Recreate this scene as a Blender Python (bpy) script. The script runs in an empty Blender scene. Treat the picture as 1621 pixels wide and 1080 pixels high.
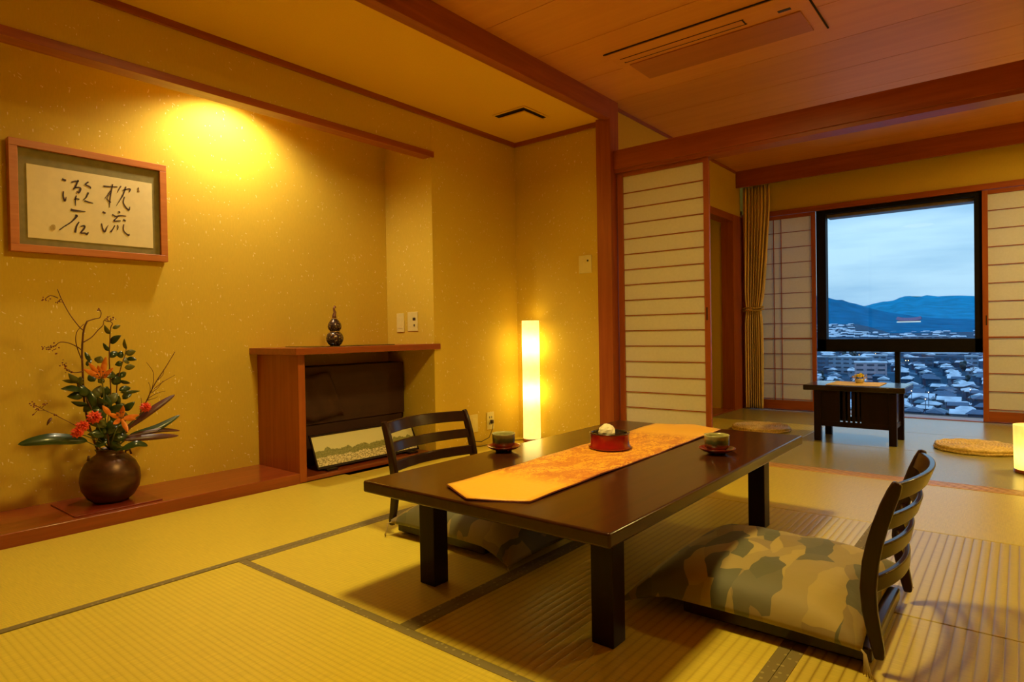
import bpy, bmesh, math, random
from mathutils import Vector, Matrix
import numpy as np
PI = math.pi
R = random.Random(7)
SC = bpy.context.scene
COL = SC.collection

# ------------------------------------------------------------------ camera
F_PX, YAW, PITCH, ROLL, CY, CAMZ = 991.67, 0.68215, -0.011877, -0.016273, 538.93, 0.8
fw = Vector((-math.sin(YAW)*math.cos(PITCH), math.cos(YAW)*math.cos(PITCH), math.sin(PITCH)))
rt = Vector((math.cos(YAW), math.sin(YAW), 0)); up = rt.cross(fw)
rt2 = rt*math.cos(ROLL)+up*math.sin(ROLL); up2 = -rt*math.sin(ROLL)+up*math.cos(ROLL)
cam = bpy.data.objects.new('camera', bpy.data.cameras.new('camera')); COL.objects.link(cam)
cam.matrix_world = Matrix(((rt2.x, up2.x, -fw.x, 0), (rt2.y, up2.y, -fw.y, 0), (rt2.z, up2.z, -fw.z, CAMZ), (0, 0, 0, 1)))
cam.data.sensor_fit = 'HORIZONTAL'; cam.data.sensor_width = 36
cam.data.lens = F_PX/1621*36; cam.data.shift_y = (CY-540)/1621
cam.data.clip_start = 0.02; cam.data.clip_end = 20000
SC.camera = cam

def U(px, py, ax, val):
    """a measured direction met with a plane of the room: where a thing stands"""
    r = fw + rt2*((px-810.5)/F_PX) + up2*((CY-py)/F_PX)
    k = 'xyz'.index(ax); c = Vector((0, 0, CAMZ))
    return c + r*((val-c[k])/r[k])

# ------------------------------------------------------------------ render look
SC.view_settings.view_transform = 'Standard'; SC.view_settings.look = 'None'
SC.view_settings.exposure = 0.0; SC.view_settings.gamma = 1.0
SC.view_settings.use_curve_mapping = False
SC.cycles.use_denoising = True
SC.cycles.max_bounces = 8; SC.cycles.diffuse_bounces = 4; SC.cycles.glossy_bounces = 4
SC.cycles.transparent_max_bounces = 16; SC.cycles.sample_clamp_indirect = 6
SC.cycles.caustics_reflective = False; SC.cycles.caustics_refractive = False

# ------------------------------------------------------------------ world: dusk sky
W = bpy.data.worlds.new('dusk_sky'); SC.world = W; W.use_nodes = True
nt = W.node_tree; nt.nodes.clear()
def N(t, typ, **kw):
    n = t.nodes.new(typ)
    for k, v in kw.items(): setattr(n, k, v)
    return n
def ramp(t, stops, interp='LINEAR'):
    n = N(t, 'ShaderNodeValToRGB'); e = n.color_ramp.elements; n.color_ramp.interpolation = interp
    while len(e) < len(stops): e.new(0.5)
    for a, (p, c) in zip(e, stops): a.position = p; a.color = (*c, 1) if len(c) == 3 else c
    return n
wo = N(nt, 'ShaderNodeOutputWorld'); bg = N(nt, 'ShaderNodeBackground')
tc = N(nt, 'ShaderNodeTexCoord'); sp = N(nt, 'ShaderNodeSeparateXYZ'); nt.links.new(tc.outputs['Generated'], sp.inputs[0])
mp = N(nt, 'ShaderNodeMapping'); mp.inputs['Scale'].default_value = (1.6, 1.6, 10); nt.links.new(tc.outputs['Generated'], mp.inputs[0])
nz = N(nt, 'ShaderNodeTexNoise'); nz.inputs['Scale'].default_value = 2.2; nz.inputs['Detail'].default_value = 5; nt.links.new(mp.outputs[0], nz.inputs['Vector'])
rg = ramp(nt, [(0.0, (.30, .56, .82)), (0.06, (.42, .70, .90)), (.12, (.45, .75, .95)), (.22, (.48, .80, 1.05)), (.6, (.62, 1.10, 1.75)), (1, (.68, 1.22, 2.0))])
nt.links.new(sp.outputs['Z'], rg.inputs[0])
rc = ramp(nt, [(.34, (.58, .70, .82)), (.60, (1.04, 1.01, .99))]); nt.links.new(nz.outputs['Fac'], rc.inputs[0])
mx = N(nt, 'ShaderNodeMix', data_type='RGBA', blend_type='MULTIPLY'); mx.inputs['Factor'].default_value = 1
nt.links.new(rg.outputs[0], mx.inputs[6]); nt.links.new(rc.outputs[0], mx.inputs[7])
nt.links.new(mx.outputs[2], bg.inputs[0]); bg.inputs[1].default_value = 1.2
nt.links.new(bg.outputs[0], wo.inputs[0])

# ------------------------------------------------------------------ lights (fixtures are built below)
WARM = (1.0, 0.725, 0.21)
def lamp(name, kind, loc, power, color=WARM, size=.1, rot=(0, 0, 0), **kw):
    l = bpy.data.lights.new(name, kind); l.energy = power; l.color = color
    if kind == 'AREA': l.shape = 'DISK'; l.size = size
    else: l.shadow_soft_size = size
    for k, v in kw.items(): setattr(l, k, v)
    o = bpy.data.objects.new(name, l); COL.objects.link(o); o.location = loc; o.rotation_euler = rot
    return o
CEIL_LAMP = (-1.22, 1.55)
lamp("ceiling_lamp_light", "AREA", (CEIL_LAMP[0], CEIL_LAMP[1], 2.355), 39, size=.34, spread=math.radians(162))
lamp('window_room_lamp_light', 'AREA', (.72, 5.0, 2.355), 38, size=.34, spread=math.radians(170))
lamp('alcove_downlight_light', 'SPOT', (-3.24, 1.72, 2.19), 57, size=.04, color=(1, .82, .52), spot_size=math.radians(150), spot_blend=.6)

# ------------------------------------------------------------------ materials
def newmat(name):
    m = bpy.data.materials.new(name); m.use_nodes = True
    t = m.node_tree; b = t.nodes['Principled BSDF']
    return m, t, b
def coords(t, scale=(1, 1, 1), rot=(0, 0, 0)):
    tc = N(t, 'ShaderNodeTexCoord'); mp = N(t, 'ShaderNodeMapping')
    mp.inputs['Scale'].default_value = scale; mp.inputs['Rotation'].default_value = rot
    t.links.new(tc.outputs['Object'], mp.inputs[0]); return mp.outputs[0]
def noise(t, vec, scale=5, detail=3, rough=.5, dist=0):
    n = N(t, 'ShaderNodeTexNoise'); t.links.new(vec, n.inputs['Vector'])
    n.inputs['Scale'].default_value = scale; n.inputs['Detail'].default_value = detail
    n.inputs['Roughness'].default_value = rough; n.inputs['Distortion'].default_value = dist
    return n.outputs['Fac']
def mixc(t, fac, a, b):
    m = N(t, 'ShaderNodeMix', data_type='RGBA')
    if isinstance(fac, float): m.inputs['Factor'].default_value = fac
    else: t.links.new(fac, m.inputs['Factor'])
    for i, v in ((6, a), (7, b)):
        if isinstance(v, tuple): m.inputs[i].default_value = (*v, 1)
        else: t.links.new(v, m.inputs[i])
    return m.outputs[2]
def math_(t, op, a, b=None, c=None):
    m = N(t, 'ShaderNodeMath', operation=op)
    for i, v in enumerate((a, b, c)):
        if v is None: continue
        if isinstance(v, (int, float)): m.inputs[i].default_value = v
        else: t.links.new(v, m.inputs[i])
    return m.outputs[0]
def bump(t, b, h, strength=.2, dist=.002):
    n = N(t, 'ShaderNodeBump'); n.inputs['Strength'].default_value = strength; n.inputs['Distance'].default_value = dist
    t.links.new(h, n.inputs['Height']); t.links.new(n.outputs[0], b.inputs['Normal'])
def plain(name, col, rough=.5, metal=0, coat=0, spec=.5, var=.12, vs=30, trans=0):
    m, t, b = newmat(name)
    v = noise(t, coords(t), vs, 3)
    r = ramp(t, [(.3, tuple(c*(1-var) for c in col)), (.7, tuple(min(1, c*(1+var)) for c in col))])
    t.links.new(v, r.inputs[0]); t.links.new(r.outputs[0], b.inputs['Base Color'])
    b.inputs['Roughness'].default_value = rough; b.inputs['Metallic'].default_value = metal
    b.inputs['Coat Weight'].default_value = coat; b.inputs['Coat Roughness'].default_value = .08
    b.inputs['Specular IOR Level'].default_value = spec
    return m
def wood(name, col, dark, rough=.4, axis='y', coat=0, sc=1.0, spec=.5, bmp=.08):
    m, t, b = newmat(name)
    s = {'x': (1.2, 22, 22), 'y': (22, 1.2, 22), 'z': (22, 22, 1.2)}[axis]
    v = noise(t, coords(t, tuple(a*sc for a in s)), 1.6, 5, .6, .6)
    r = ramp(t, [(.28, dark), (.72, col)]); t.links.new(v, r.inputs[0])
    t.links.new(r.outputs[0], b.inputs['Base Color']); b.inputs['Roughness'].default_value = rough
    b.inputs['Coat Weight'].default_value = coat; b.inputs['Coat Roughness'].default_value = .12
    b.inputs['Specular IOR Level'].default_value = spec
    if bmp: bump(t, b, v, bmp, .001)
    return m
def fleck_layer(t, scale, rot, thr):
    # sparse short fibres: stretched Voronoi cells, kept only where the cell's random value is high
    tc = N(t, 'ShaderNodeTexCoord'); mp = N(t, 'ShaderNodeMapping'); mp.inputs['Rotation'].default_value = rot
    mp2 = N(t, 'ShaderNodeMapping'); mp2.inputs['Scale'].default_value = scale
    w = N(t, 'ShaderNodeTexNoise'); w.inputs['Scale'].default_value = 14; t.links.new(tc.outputs['Object'], w.inputs['Vector'])
    ad = N(t, 'ShaderNodeVectorMath', operation='MULTIPLY_ADD'); t.links.new(w.outputs['Color'], ad.inputs[0])
    ad.inputs[1].default_value = (.035, .035, .035); t.links.new(tc.outputs['Object'], ad.inputs[2])
    t.links.new(ad.outputs[0], mp.inputs[0]); t.links.new(mp.outputs[0], mp2.inputs[0])
    v = N(t, 'ShaderNodeTexVoronoi'); v.inputs['Scale'].default_value = 1; t.links.new(mp2.outputs[0], v.inputs['Vector'])
    near = math_(t, 'LESS_THAN', v.outputs['Distance'], .17)
    sx = N(t, 'ShaderNodeSeparateColor'); t.links.new(v.outputs['Color'], sx.inputs[0])
    keep = math_(t, 'GREATER_THAN', sx.outputs[0], thr)
    return math_(t, 'MULTIPLY', near, keep)
def plaster(name, col, flecks=True, fine=.03):
    m, t, b = newmat(name)
    v = noise(t, coords(t, (40, 40, 9)), 4, 4)
    r = ramp(t, [(.3, tuple(c*(1-fine) for c in col)), (.7, tuple(c*(1+fine) for c in col))]); t.links.new(v, r.inputs[0])
    c = r.outputs[0]
    if flecks:
        # the walls face x or y, so stretch within those planes
        f1 = fleck_layer(t, (85, 85, 20), (0, 0, 0), .87)
        f2 = fleck_layer(t, (85, 20, 85), (.5, 0, 0), .87)
        f3 = fleck_layer(t, (22, 70, 70), (0, .6, 0), .88)
        f = math_(t, 'MAXIMUM', math_(t, 'MAXIMUM', f1, f2), f3)
        c = mixc(t, math_(t, 'MULTIPLY', f, .75), c, (.98, .88, .50))
    t.links.new(c, b.inputs['Base Color']); b.inputs['Roughness'].default_value = .75
    b.inputs['Specular IOR Level'].default_value = .25
    bump(t, b, v, .05, .002)
    return m
M = {}
M['wall'] = plaster('golden_washi_plaster', (.70, .49, .052))
M['wall_plain'] = plaster('golden_plaster', (.68, .48, .06), False)
M['low_ceiling'] = plaster('pale_gold_ceiling_paper', (.86, .54, .06), False)
M['red_wood'] = wood('red_brown_timber_y', (.40, .095, .018), (.27, .055, .010), .35, 'y')
M['red_wood_x'] = wood('red_brown_timber_x', (.40, .095, .018), (.27, .055, .010), .35, 'x')
M['red_wood_z'] = wood('red_brown_timber_z', (.42, .105, .019), (.29, .060, .011), .38, 'z')
M['platform'] = wood('alcove_board', (.34, .070, .016), (.22, .040, .009), .28, 'y', coat=.3)
M['ceil'] = wood('ceiling_boards', (.78, .34, .075), (.70, .285, .055), .42, 'x', sc=.5)
M['gap'] = plain('dark_gap', (.02, .008, .004), .9)
M['lacquer'] = wood('dark_lacquered_wood', (.055, .017, .006), (.035, .010, .004), .30, 'y', coat=.35)
M['lacquer_blk'] = wood('near_black_lacquer', (.020, .007, .005), (.012, .005, .004), .38, 'z', coat=.0, spec=.16)
M['track'] = wood('light_track_wood', (.78, .50, .15), (.64, .36, .09), .4, 'x')
M['cab'] = wood('dark_brown_cloth_cover', (.055, .017, .007), (.04, .012, .005), .75, 'y')
M['paper'] = None
def shoji_paper():
    m, t, b = newmat('shoji_paper'); o = t.nodes['Material Output']
    v = noise(t, coords(t), 60, 4)
    r = ramp(t, [(.3, (.84, .80, .62)), (.7, (.90, .86, .68))]); t.links.new(v, r.inputs[0])
    t.links.new(r.outputs[0], b.inputs['Base Color']); b.inputs['Roughness'].default_value = .8; b.inputs['Specular IOR Level'].default_value = .2
    tr = N(t, 'ShaderNodeBsdfTranslucent'); tr.inputs[0].default_value = (.9, .88, .85, 1)
    mx = N(t, 'ShaderNodeMixShader'); mx.inputs[0].default_value = .30
    t.links.new(b.outputs[0], mx.inputs[1]); t.links.new(tr.outputs[0], mx.inputs[2]); t.links.new(mx.outputs[0], o.inputs[0])
    return m
M['paper'] = shoji_paper()
def tatami(name, col, ridge='x', spacing=.0175, strength=.5, rough=.33, spec=.65, dark=(.88, .85, .77)):
    m, t, b = newmat(name)
    big = noise(t, coords(t), 2.2, 2)
    s = (8, 160, 1) if ridge == 'y' else (160, 8, 1)
    fin = noise(t, coords(t, s), 2, 3)
    r = ramp(t, [(.25, tuple(c*.86 for c in col)), (.75, tuple(c*1.06 for c in col))]); t.links.new(fin, r.inputs[0])
    tc = N(t, 'ShaderNodeTexCoord'); sp = N(t, 'ShaderNodeSeparateXYZ'); t.links.new(tc.outputs['Object'], sp.inputs[0])
    u = sp.outputs['Y' if ridge == 'x' else 'X']
    wv = math_(t, 'ABSOLUTE', math_(t, 'SINE', math_(t, 'MULTIPLY', u, PI/spacing)))
    rr = ramp(t, [(0, dark), (.5, (.95, .94, .92)), (1, (1, 1, 1))]); t.links.new(wv, rr.inputs[0])
    mm = N(t, 'ShaderNodeMix', data_type='RGBA', blend_type='MULTIPLY'); mm.inputs['Factor'].default_value = 1
    t.links.new(r.outputs[0], mm.inputs[6]); t.links.new(rr.outputs[0], mm.inputs[7])
    t.links.new(mm.outputs[2], b.inputs['Base Color'])
    b.inputs['Roughness'].default_value = rough; b.inputs['Specular IOR Level'].default_value = spec
    h = math_(t, 'ADD', math_(t, 'MULTIPLY', math_(t, 'POWER', wv, .6), strength), math_(t, 'MULTIPLY', fin, .25))
    bump(t, b, h, .5, .0016)
    return m
TAT = (.76, .62, .07)
M['tat_x'] = tatami('tatami_rush_lengthwise_x', TAT, 'x')
M['tat_y'] = tatami('tatami_rush_lengthwise_y', (.72, .585, .07), 'y', .0255, .7, dark=(.78, .71, .60))
M['tat_p'] = tatami('tatami_rush_smooth', (.75, .61, .07), 'y', .0175, .3, dark=(.93, .91, .87))
M['tat_w'] = tatami('tatami_rush_coarse_ribs', (.64, .51, .08), 'y', .0262, .9, dark=(.55, .46, .34))
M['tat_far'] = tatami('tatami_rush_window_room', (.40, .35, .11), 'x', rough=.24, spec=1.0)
def heri():
    m, t, b = newmat('olive_brocade_border')
    v = N(t, 'ShaderNodeTexVoronoi'); v.inputs['Scale'].default_value = 50; v.inputs['Randomness'].default_value = .6
    t.links.new(coords(t), v.inputs['Vector'])
    d = math_(t, 'LESS_THAN', v.outputs['Distance'], .22)
    c = mixc(t, d, (.20, .155, .045), (.36, .30, .10)); t.links.new(c, b.inputs['Base Color']); b.inputs['Roughness'].default_value = .6
    return m
M['heri'] = heri()
M['black_metal'] = plain('black_window_metal', (.009, .007, .008), .55, spec=.12)
M['purple_metal'] = plain('grey_window_reveal', (.16, .13, .16), .5)
def glass():
    m, t, b = newmat('window_glass'); o = t.nodes['Material Output']
    tr = N(t, 'ShaderNodeBsdfTransparent'); gl = N(t, 'ShaderNodeBsdfGlossy'); gl.inputs['Roughness'].default_value = 0.0
    tr.inputs[0].default_value = (.97, .98, .99, 1)
    fr = N(t, 'ShaderNodeFresnel'); fr.inputs[0].default_value = 1.35
    mx = N(t, 'ShaderNodeMixShader'); t.links.new(fr.outputs[0], mx.inputs[0])
    t.links.new(tr.outputs[0], mx.inputs[1]); t.links.new(gl.outputs[0], mx.inputs[2]); t.links.new(mx.outputs[0], o.inputs[0])
    return m
M['glass'] = glass()
M['switch'] = plain('ivory_plastic', (.80, .68, .26), .4, var=.03)
M['switch_dark'] = plain('dark_plastic', (.03, .02, .02), .4)
M['cord'] = plain('dark_cord', (.03, .012, .008), .5)

# ------------------------------------------------------------------ mesh helpers
class MB:
    def __init__(s): s.v = []; s.f = []
    def add(s, vs, fs):
        n = len(s.v); s.v += [Vector(p) for p in vs]; s.f += [tuple(i+n for i in f) for f in fs]; return s
    def box(s, x0, x1, y0, y1, z0, z1):
        vs = [(x, y, z) for z in (z0, z1) for y in (y0, y1) for x in (x0, x1)]
        return s.add(vs, [(0, 2, 3, 1), (4, 5, 7, 6), (0, 1, 5, 4), (2, 6, 7, 3), (0, 4, 6, 2), (1, 3, 7, 5)])
    def prism(s, poly, z0, z1):
        n = len(poly)
        return s.add([(x, y, z0) for x, y in poly]+[(x, y, z1) for x, y in poly],
                     [tuple(range(n))[::-1], tuple(range(n, 2*n))]+[(i, (i+1) % n, (i+1) % n+n, i+n) for i in range(n)])
    def lathe(s, prof, c=(0, 0, 0), n=40, cap=True, ax=None):
        """prof: (r, z) pairs from bottom to top"""
        vs = []
        for r, z in prof:
            for k in range(n):
                a = 2*PI*k/n; vs.append((c[0]+r*math.cos(a), c[1]+r*math.sin(a), c[2]+z))
        fs = [(i*n+k, i*n+(k+1) % n, (i+1)*n+(k+1) % n, (i+1)*n+k) for i in range(len(prof)-1) for k in range(n)]
        if cap: fs += [tuple(range(n))[::-1], tuple(range((len(prof)-1)*n, len(prof)*n))]
        return s.add(vs, fs)
    def tube(s, pts, r, n=8, cap=True):
        """r a number or one radius for each point"""
        pts = [Vector(p) for p in pts]; rs = r if isinstance(r, (list, tuple)) else [r]*len(pts)
        vs = []; ref = None
        for i, p in enumerate(pts):
            t = (pts[min(i+1, len(pts)-1)]-pts[max(i-1, 0)]).normalized()
            if ref is None: ref = Vector((0, 0, 1)) if abs(t.z) < .9 else Vector((1, 0, 0))
            a = (ref-t*ref.dot(t)).normalized(); ref = a; b = t.cross(a)
            for k in range(n):
                w = 2*PI*k/n; vs.append(p+(a*math.cos(w)+b*math.sin(w))*rs[i])
        fs = [(i*n+k, i*n+(k+1) % n, (i+1)*n+(k+1) % n, (i+1)*n+k) for i in range(len(pts)-1) for k in range(n)]
        if cap: fs += [tuple(range(n))[::-1], tuple(range((len(pts)-1)*n, len(pts)*n))]
        return s.add(vs, fs)
    def ball(s, c, r, n=8, m=6, sq=(1, 1, 1)):
        vs = [(c[0], c[1], c[2]-r*sq[2])]
        for i in range(1, m):
            t = -PI/2+PI*i/m
            for k in range(n):
                a = 2*PI*k/n; vs.append((c[0]+r*sq[0]*math.cos(t)*math.cos(a), c[1]+r*sq[1]*math.cos(t)*math.sin(a), c[2]+r*sq[2]*math.sin(t)))
        vs.append((c[0], c[1], c[2]+r*sq[2])); L = len(vs)-1
        fs = [(0, 1+(k+1) % n, 1+k) for k in range(n)]
        fs += [(1+i*n+k, 1+i*n+(k+1) % n, 1+(i+1)*n+(k+1) % n, 1+(i+1)*n+k) for i in range(m-2) for k in range(n)]
        fs += [(L, 1+(m-2)*n+k, 1+(m-2)*n+(k+1) % n) for k in range(n)]
        return s.add(vs, fs)
    def grid(s, fn, nu, nv, thick=None, closed=False):
        """fn(u, v) -> point, u and v in 0..1"""
        vs = [fn(i/nu, j/nv) for j in range(nv+1) for i in range(nu+1)]
        return s.add(vs, [(j*(nu+1)+i, j*(nu+1)+i+1, (j+1)*(nu+1)+i+1, (j+1)*(nu+1)+i) for j in range(nv) for i in range(nu)])
    def build(s, name, mat, parent=None, bevel=0, smooth=False, solid=0, sub=0, local=False, seg=2):
        me = bpy.data.meshes.new(name); off = Vector((0, 0, 0))
        if parent is not None and not local:
            p = parent
            while p is not None: off += p.location; p = p.parent
        me.from_pydata([tuple(v-off) for v in s.v], [], s.f)
        bm = bmesh.new(); bm.from_mesh(me); bmesh.ops.recalc_face_normals(bm, faces=bm.faces); bm.to_mesh(me); bm.free()
        me.materials.append(M[mat] if isinstance(mat, str) else mat)
        o = bpy.data.objects.new(name, me); COL.objects.link(o)
        if parent is not None: o.parent = parent
        if smooth or bevel or sub:
            me.shade_smooth()
        if solid:
            k = o.modifiers.new('thickness', 'SOLIDIFY'); k.thickness = solid; k.offset = 0
        if bevel:
            k = o.modifiers.new('bevel', 'BEVEL'); k.width = bevel; k.segments = seg; k.limit_method = 'ANGLE'; k.angle_limit = math.radians(40)
            k.harden_normals = True
        if sub:
            k = o.modifiers.new('subdivision', 'SUBSURF'); k.levels = sub; k.render_levels = sub
        return o
def tag(o, label=None, cat=None, group=None, kind=None):
    if label: o['label'] = label
    if cat: o['category'] = cat
    if group: o['group'] = group
    if kind: o['kind'] = kind
    return o
def thing(name, label, cat, loc=(0, 0, 0), group=None, rz=0):
    o = bpy.data.objects.new(name, None); COL.objects.link(o); o.location = loc; o.rotation_euler = (0, 0, rz)
    o.empty_display_size = .1
    return tag(o, label, cat, group)
def struct(name, mb, mat, label=None, bevel=0, **kw):
    o = mb.build(name, mat, None, bevel, **kw); tag(o, label, name.split('_')[0], None, 'structure'); return o
def copy_tree(o, parent=None):
    c = o.copy(); COL.objects.link(c); c.parent = parent
    for ch in o.children: copy_tree(ch, c)
    return c

# ------------------------------------------------------------------ room numbers (metres)
XT, XW, XF = -3.47, -3.00, -3.045          # alcove back wall, main left wall, front of the alcove board
YR, YB, YL = 2.88, 3.763, 3.757            # alcove return wall, back wall, front of the lintel
XP0, XP1, XS = -2.253, -2.141, -2.197      # pillar, side wall of the far room
YW = 6.45                                  # window wall
ZC, Z2 = 2.247, 2.368                      # low ceiling, board ceiling
XR, YN = 1.30, -1.7                         # unseen right wall and rear wall

# ------------------------------------------------------------------ floor and tatami
struct('floor', MB().box(-3.6, XR+.1, YN-.1, YW+.6, -.12, -.032), 'gap', 'dark sub-floor under the tatami mats')
def mat(label, x0, x1, y0, y1, ridge, edges, group=None):
    t = thing('tatami_mat', label, 'tatami mat', ((x0+x1)/2, (y0+y1)/2, -.03), group)
    g = .0012; hw = .028
    bx = [x0+g, x1-g, y0+g, y1-g]
    MB().box(*bx, -.03, 0).build('rush_surface', {'x': 'tat_x', 'y': 'tat_y', 'w': 'tat_w', 'f': 'tat_far', 'p': 'tat_p'}[ridge], t, bevel=.003)
    for e in edges:
        if e == 'n': r = (bx[0], bx[1], bx[3]-hw, bx[3]+.0005)
        if e == 's': r = (bx[0], bx[1], bx[2]-.0005, bx[2]+hw)
        if e == 'w': r = (bx[0]-.0005, bx[0]+hw, bx[2], bx[3])
        if e == 'e': r = (bx[1]-hw, bx[1]+.0005, bx[2], bx[3])
        MB().box(*r, -.029, .0012).build('border', 'heri', t)
XM = -2.169
mat('tatami mat along the alcove board, below the vase', -3.04, XM, .42, 2.19, 'p', 'e')
mat('tatami mat along the alcove board, in the near left corner', -3.04, XM, -1.25, .42, 'p', 'e')
mat('tatami mat in the corner under the glowing floor lamp', -3.0, XM, 2.19, 3.757, 'p', 'e')
mat('large ribbed tatami mat filling the bottom left of the picture', XM, -.44, .26, 1.131, 'x', 'ns')
mat('tatami mat at the bottom right edge of the picture', -.44, 1.298, .26, 1.131, 'x', 'ns')
mat('tatami mat under the left floor chair and the table legs beside it', XM, -1.305, 1.131, 2.902, 'p', 'ew')
mat('shaded ribbed tatami mat under the right half of the low table', -1.305, -.447, 1.131, 2.902, 'y', 'ew')
mat('half tatami mat behind the backrest of the right floor chair', -.447, .43, 1.131, 2.02, 'w', 'w')
mat('half tatami mat just beyond the right floor chair, lit gold with fine ribs', -.447, .43, 2.02, 2.902, 'w', 'w')
mat('tatami mat beyond the far end of the low table, before the wooden track', XM, 0.03, 2.902, 3.757, 'x', '')
mat('tatami mat at the right picture edge before the wooden track', 0.03, 1.298, 2.902, 3.757, 'x', '')
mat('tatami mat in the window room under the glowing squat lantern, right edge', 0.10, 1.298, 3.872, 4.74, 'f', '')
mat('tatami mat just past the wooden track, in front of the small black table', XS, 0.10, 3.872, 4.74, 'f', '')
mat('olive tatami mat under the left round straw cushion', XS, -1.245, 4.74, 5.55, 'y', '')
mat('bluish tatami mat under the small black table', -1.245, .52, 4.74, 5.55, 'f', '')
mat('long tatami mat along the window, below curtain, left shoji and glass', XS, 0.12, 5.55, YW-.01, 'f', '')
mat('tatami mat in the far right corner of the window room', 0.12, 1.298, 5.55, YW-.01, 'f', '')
struct('floor_rear', MB().box(XM+.002, XR, YN, .258, -.03, -.001), 'tat_x')
for r_ in ((.431, 1.298, 1.132, 2.901), (.521, 1.298, 4.741, 5.549)): struct('floor_right', MB().box(*r_, -.03, -.001), 'tat_y')
# sliding track between the rooms
tr = MB().box(XP1, XR, 3.757, 3.872, -.03, .002)
struct('trim_1', tr, 'track', 'wooden sliding-door track in the floor between the rooms', .002)
gr = MB()
for y in (3.778, 3.806, 3.834, 3.858): gr.box(XP1, XR, y-.0016, y+.0016, .002, .003)
tk = gr.build('trim_2', 'platform'); tag(tk, 'reddish runner strips on the sliding-door track', 'trim', kind='structure')

# ------------------------------------------------------------------ walls
struct('wall_alcove', MB().box(XT-.1, XT, YN, YR+.1, -.03, ZC+.1), 'wall', 'gold-flecked plaster wall at the back of the alcove')
w = MB().box(XT, XW, YR, YB+.1, -.03, ZC+.1)
struct('wall_left', w, 'wall', 'gold-flecked plaster wall between alcove and corner', .004)
struct('wall_upper_left', MB().box(XW-.07, XW, YN, YR, 1.998, ZC+.1), 'wall', 'gold-flecked plaster band above the alcove opening')
struct('wall_back', MB().box(XW, XP0+.02, YB, YB+.1, -.03, ZC+.12), 'wall', 'gold plaster wall behind the floor lamp')
struct('wall_right', MB().box(XR, XR+.1, YN, YW+.5, -.03, Z2+.1), 'wall_plain')
struct('wall_rear', MB().box(XT-.1, XR+.1, YN-.1, YN, -.03, Z2+.1), 'wall_plain')
# timber under the band, ceiling trims
struct('trim_3', MB().box(XW-.075, XW+.012, YN, YR+.018, 1.962, 2.0), 'red_wood', 'red-brown timber along the top of the alcove opening', .002)
struct('trim_4', MB().box(XW, XW+.016, YN, YB, ZC-.034, ZC), 'red_wood', 'thin red-brown ceiling moulding on the left wall', .002)
struct('trim_5', MB().box(XW, XP0, YB-.016, YB, ZC-.034, ZC), 'red_wood_x', 'thin red-brown ceiling moulding on the back wall', .002)
struct('trim_6', MB().box(XP0+.045, XP1, YN, YB-.04, ZC-.012, Z2+.02), 'red_wood', 'red-brown beam between the low and the high ceiling', .003)
struct('ceiling_low', MB().box(XT-.1, XP0+.05, YN, YB+.1, ZC, ZC+.1), 'low_ceiling', 'low gold-papered ceiling over the left side')
struct('trim_7', MB().box(XP0, XP1, YB-.045, YB+.07, -.03, Z2+.02), 'red_wood_z', 'red-brown corner pillar beside the tall shoji', .003)
# boarded ceiling: boards with open joints
cb = MB(); y = 2.454-.447*9
while y < YW+.1:
    cb.box(XP1-.08, XR+.1, max(y+.0022, YN), min(y+.447-.0022, YW+.2), Z2, Z2+.02); y += .447
struct('ceiling', cb, 'ceil', 'boarded wooden ceiling with narrow dark joints')
struct('ceiling_backing', MB().box(XP1-.08, XR+.1, YN, YW+.2, Z2+.021, Z2+.1), 'gap')
# far room side wall with an opening
s = MB().box(XS-.1, XS, YB+.06, 5.0, -.03, Z2)
s.box(XS-.1, XS, 5.0, 6.40, 1.93, Z2)
struct('wall_side', s, 'wall_plain', 'gold plaster side wall of the window room')
struct('trim_8', MB().box(XS, XS+.012, YB+.07, 6.25, Z2-.024, Z2), 'red_wood', 'thin moulding where the side wall meets the board ceiling', .002)
struct('trim_9', MB().box(XS-.11, XS+.008, 4.98, 6.40, 1.86, 1.93), 'red_wood', 'wooden header of the side opening', .002)
struct('trim_10', MB().box(XS-.11, XS+.010, 6.16, YW, -.03, 1.93), 'red_wood_z', 'dark red-brown post of the side opening beside the curtain', .002)
a = MB().box(XS-.75, XS-.65, 4.9, 6.3, -.03, 1.95).box(XS-.65, XS-.11, 6.17, 6.3, -.03, 1.95).box(XS-.65, XS-.1, 4.9, 5.0, -.03, 1.95)
struct('wall_closet', a, 'wall_plain', 'gold inner walls seen through the side opening')
struct('floor_closet', MB().box(XS-.65, XS-.002, 5.0, 6.17, -.03, .012), 'platform', 'brown board floor in the side opening')
struct('ceiling_closet', MB().box(XS-.75, XS-.1, 4.9, 6.3, 1.95, 2.0), 'gap')
# lintel
struct('trim_11', MB().box(XP1, XR, YL, YL+.03, 1.895, 2.024), 'red_wood_x', 'wide red-brown lintel beam between the rooms', .003)
struct('trim_12', MB().box(XP1, XR, YL+.008, YL+.125, 1.872, 1.899), 'red_wood_x', 'grooved upper track under the lintel beam', .002)
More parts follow.
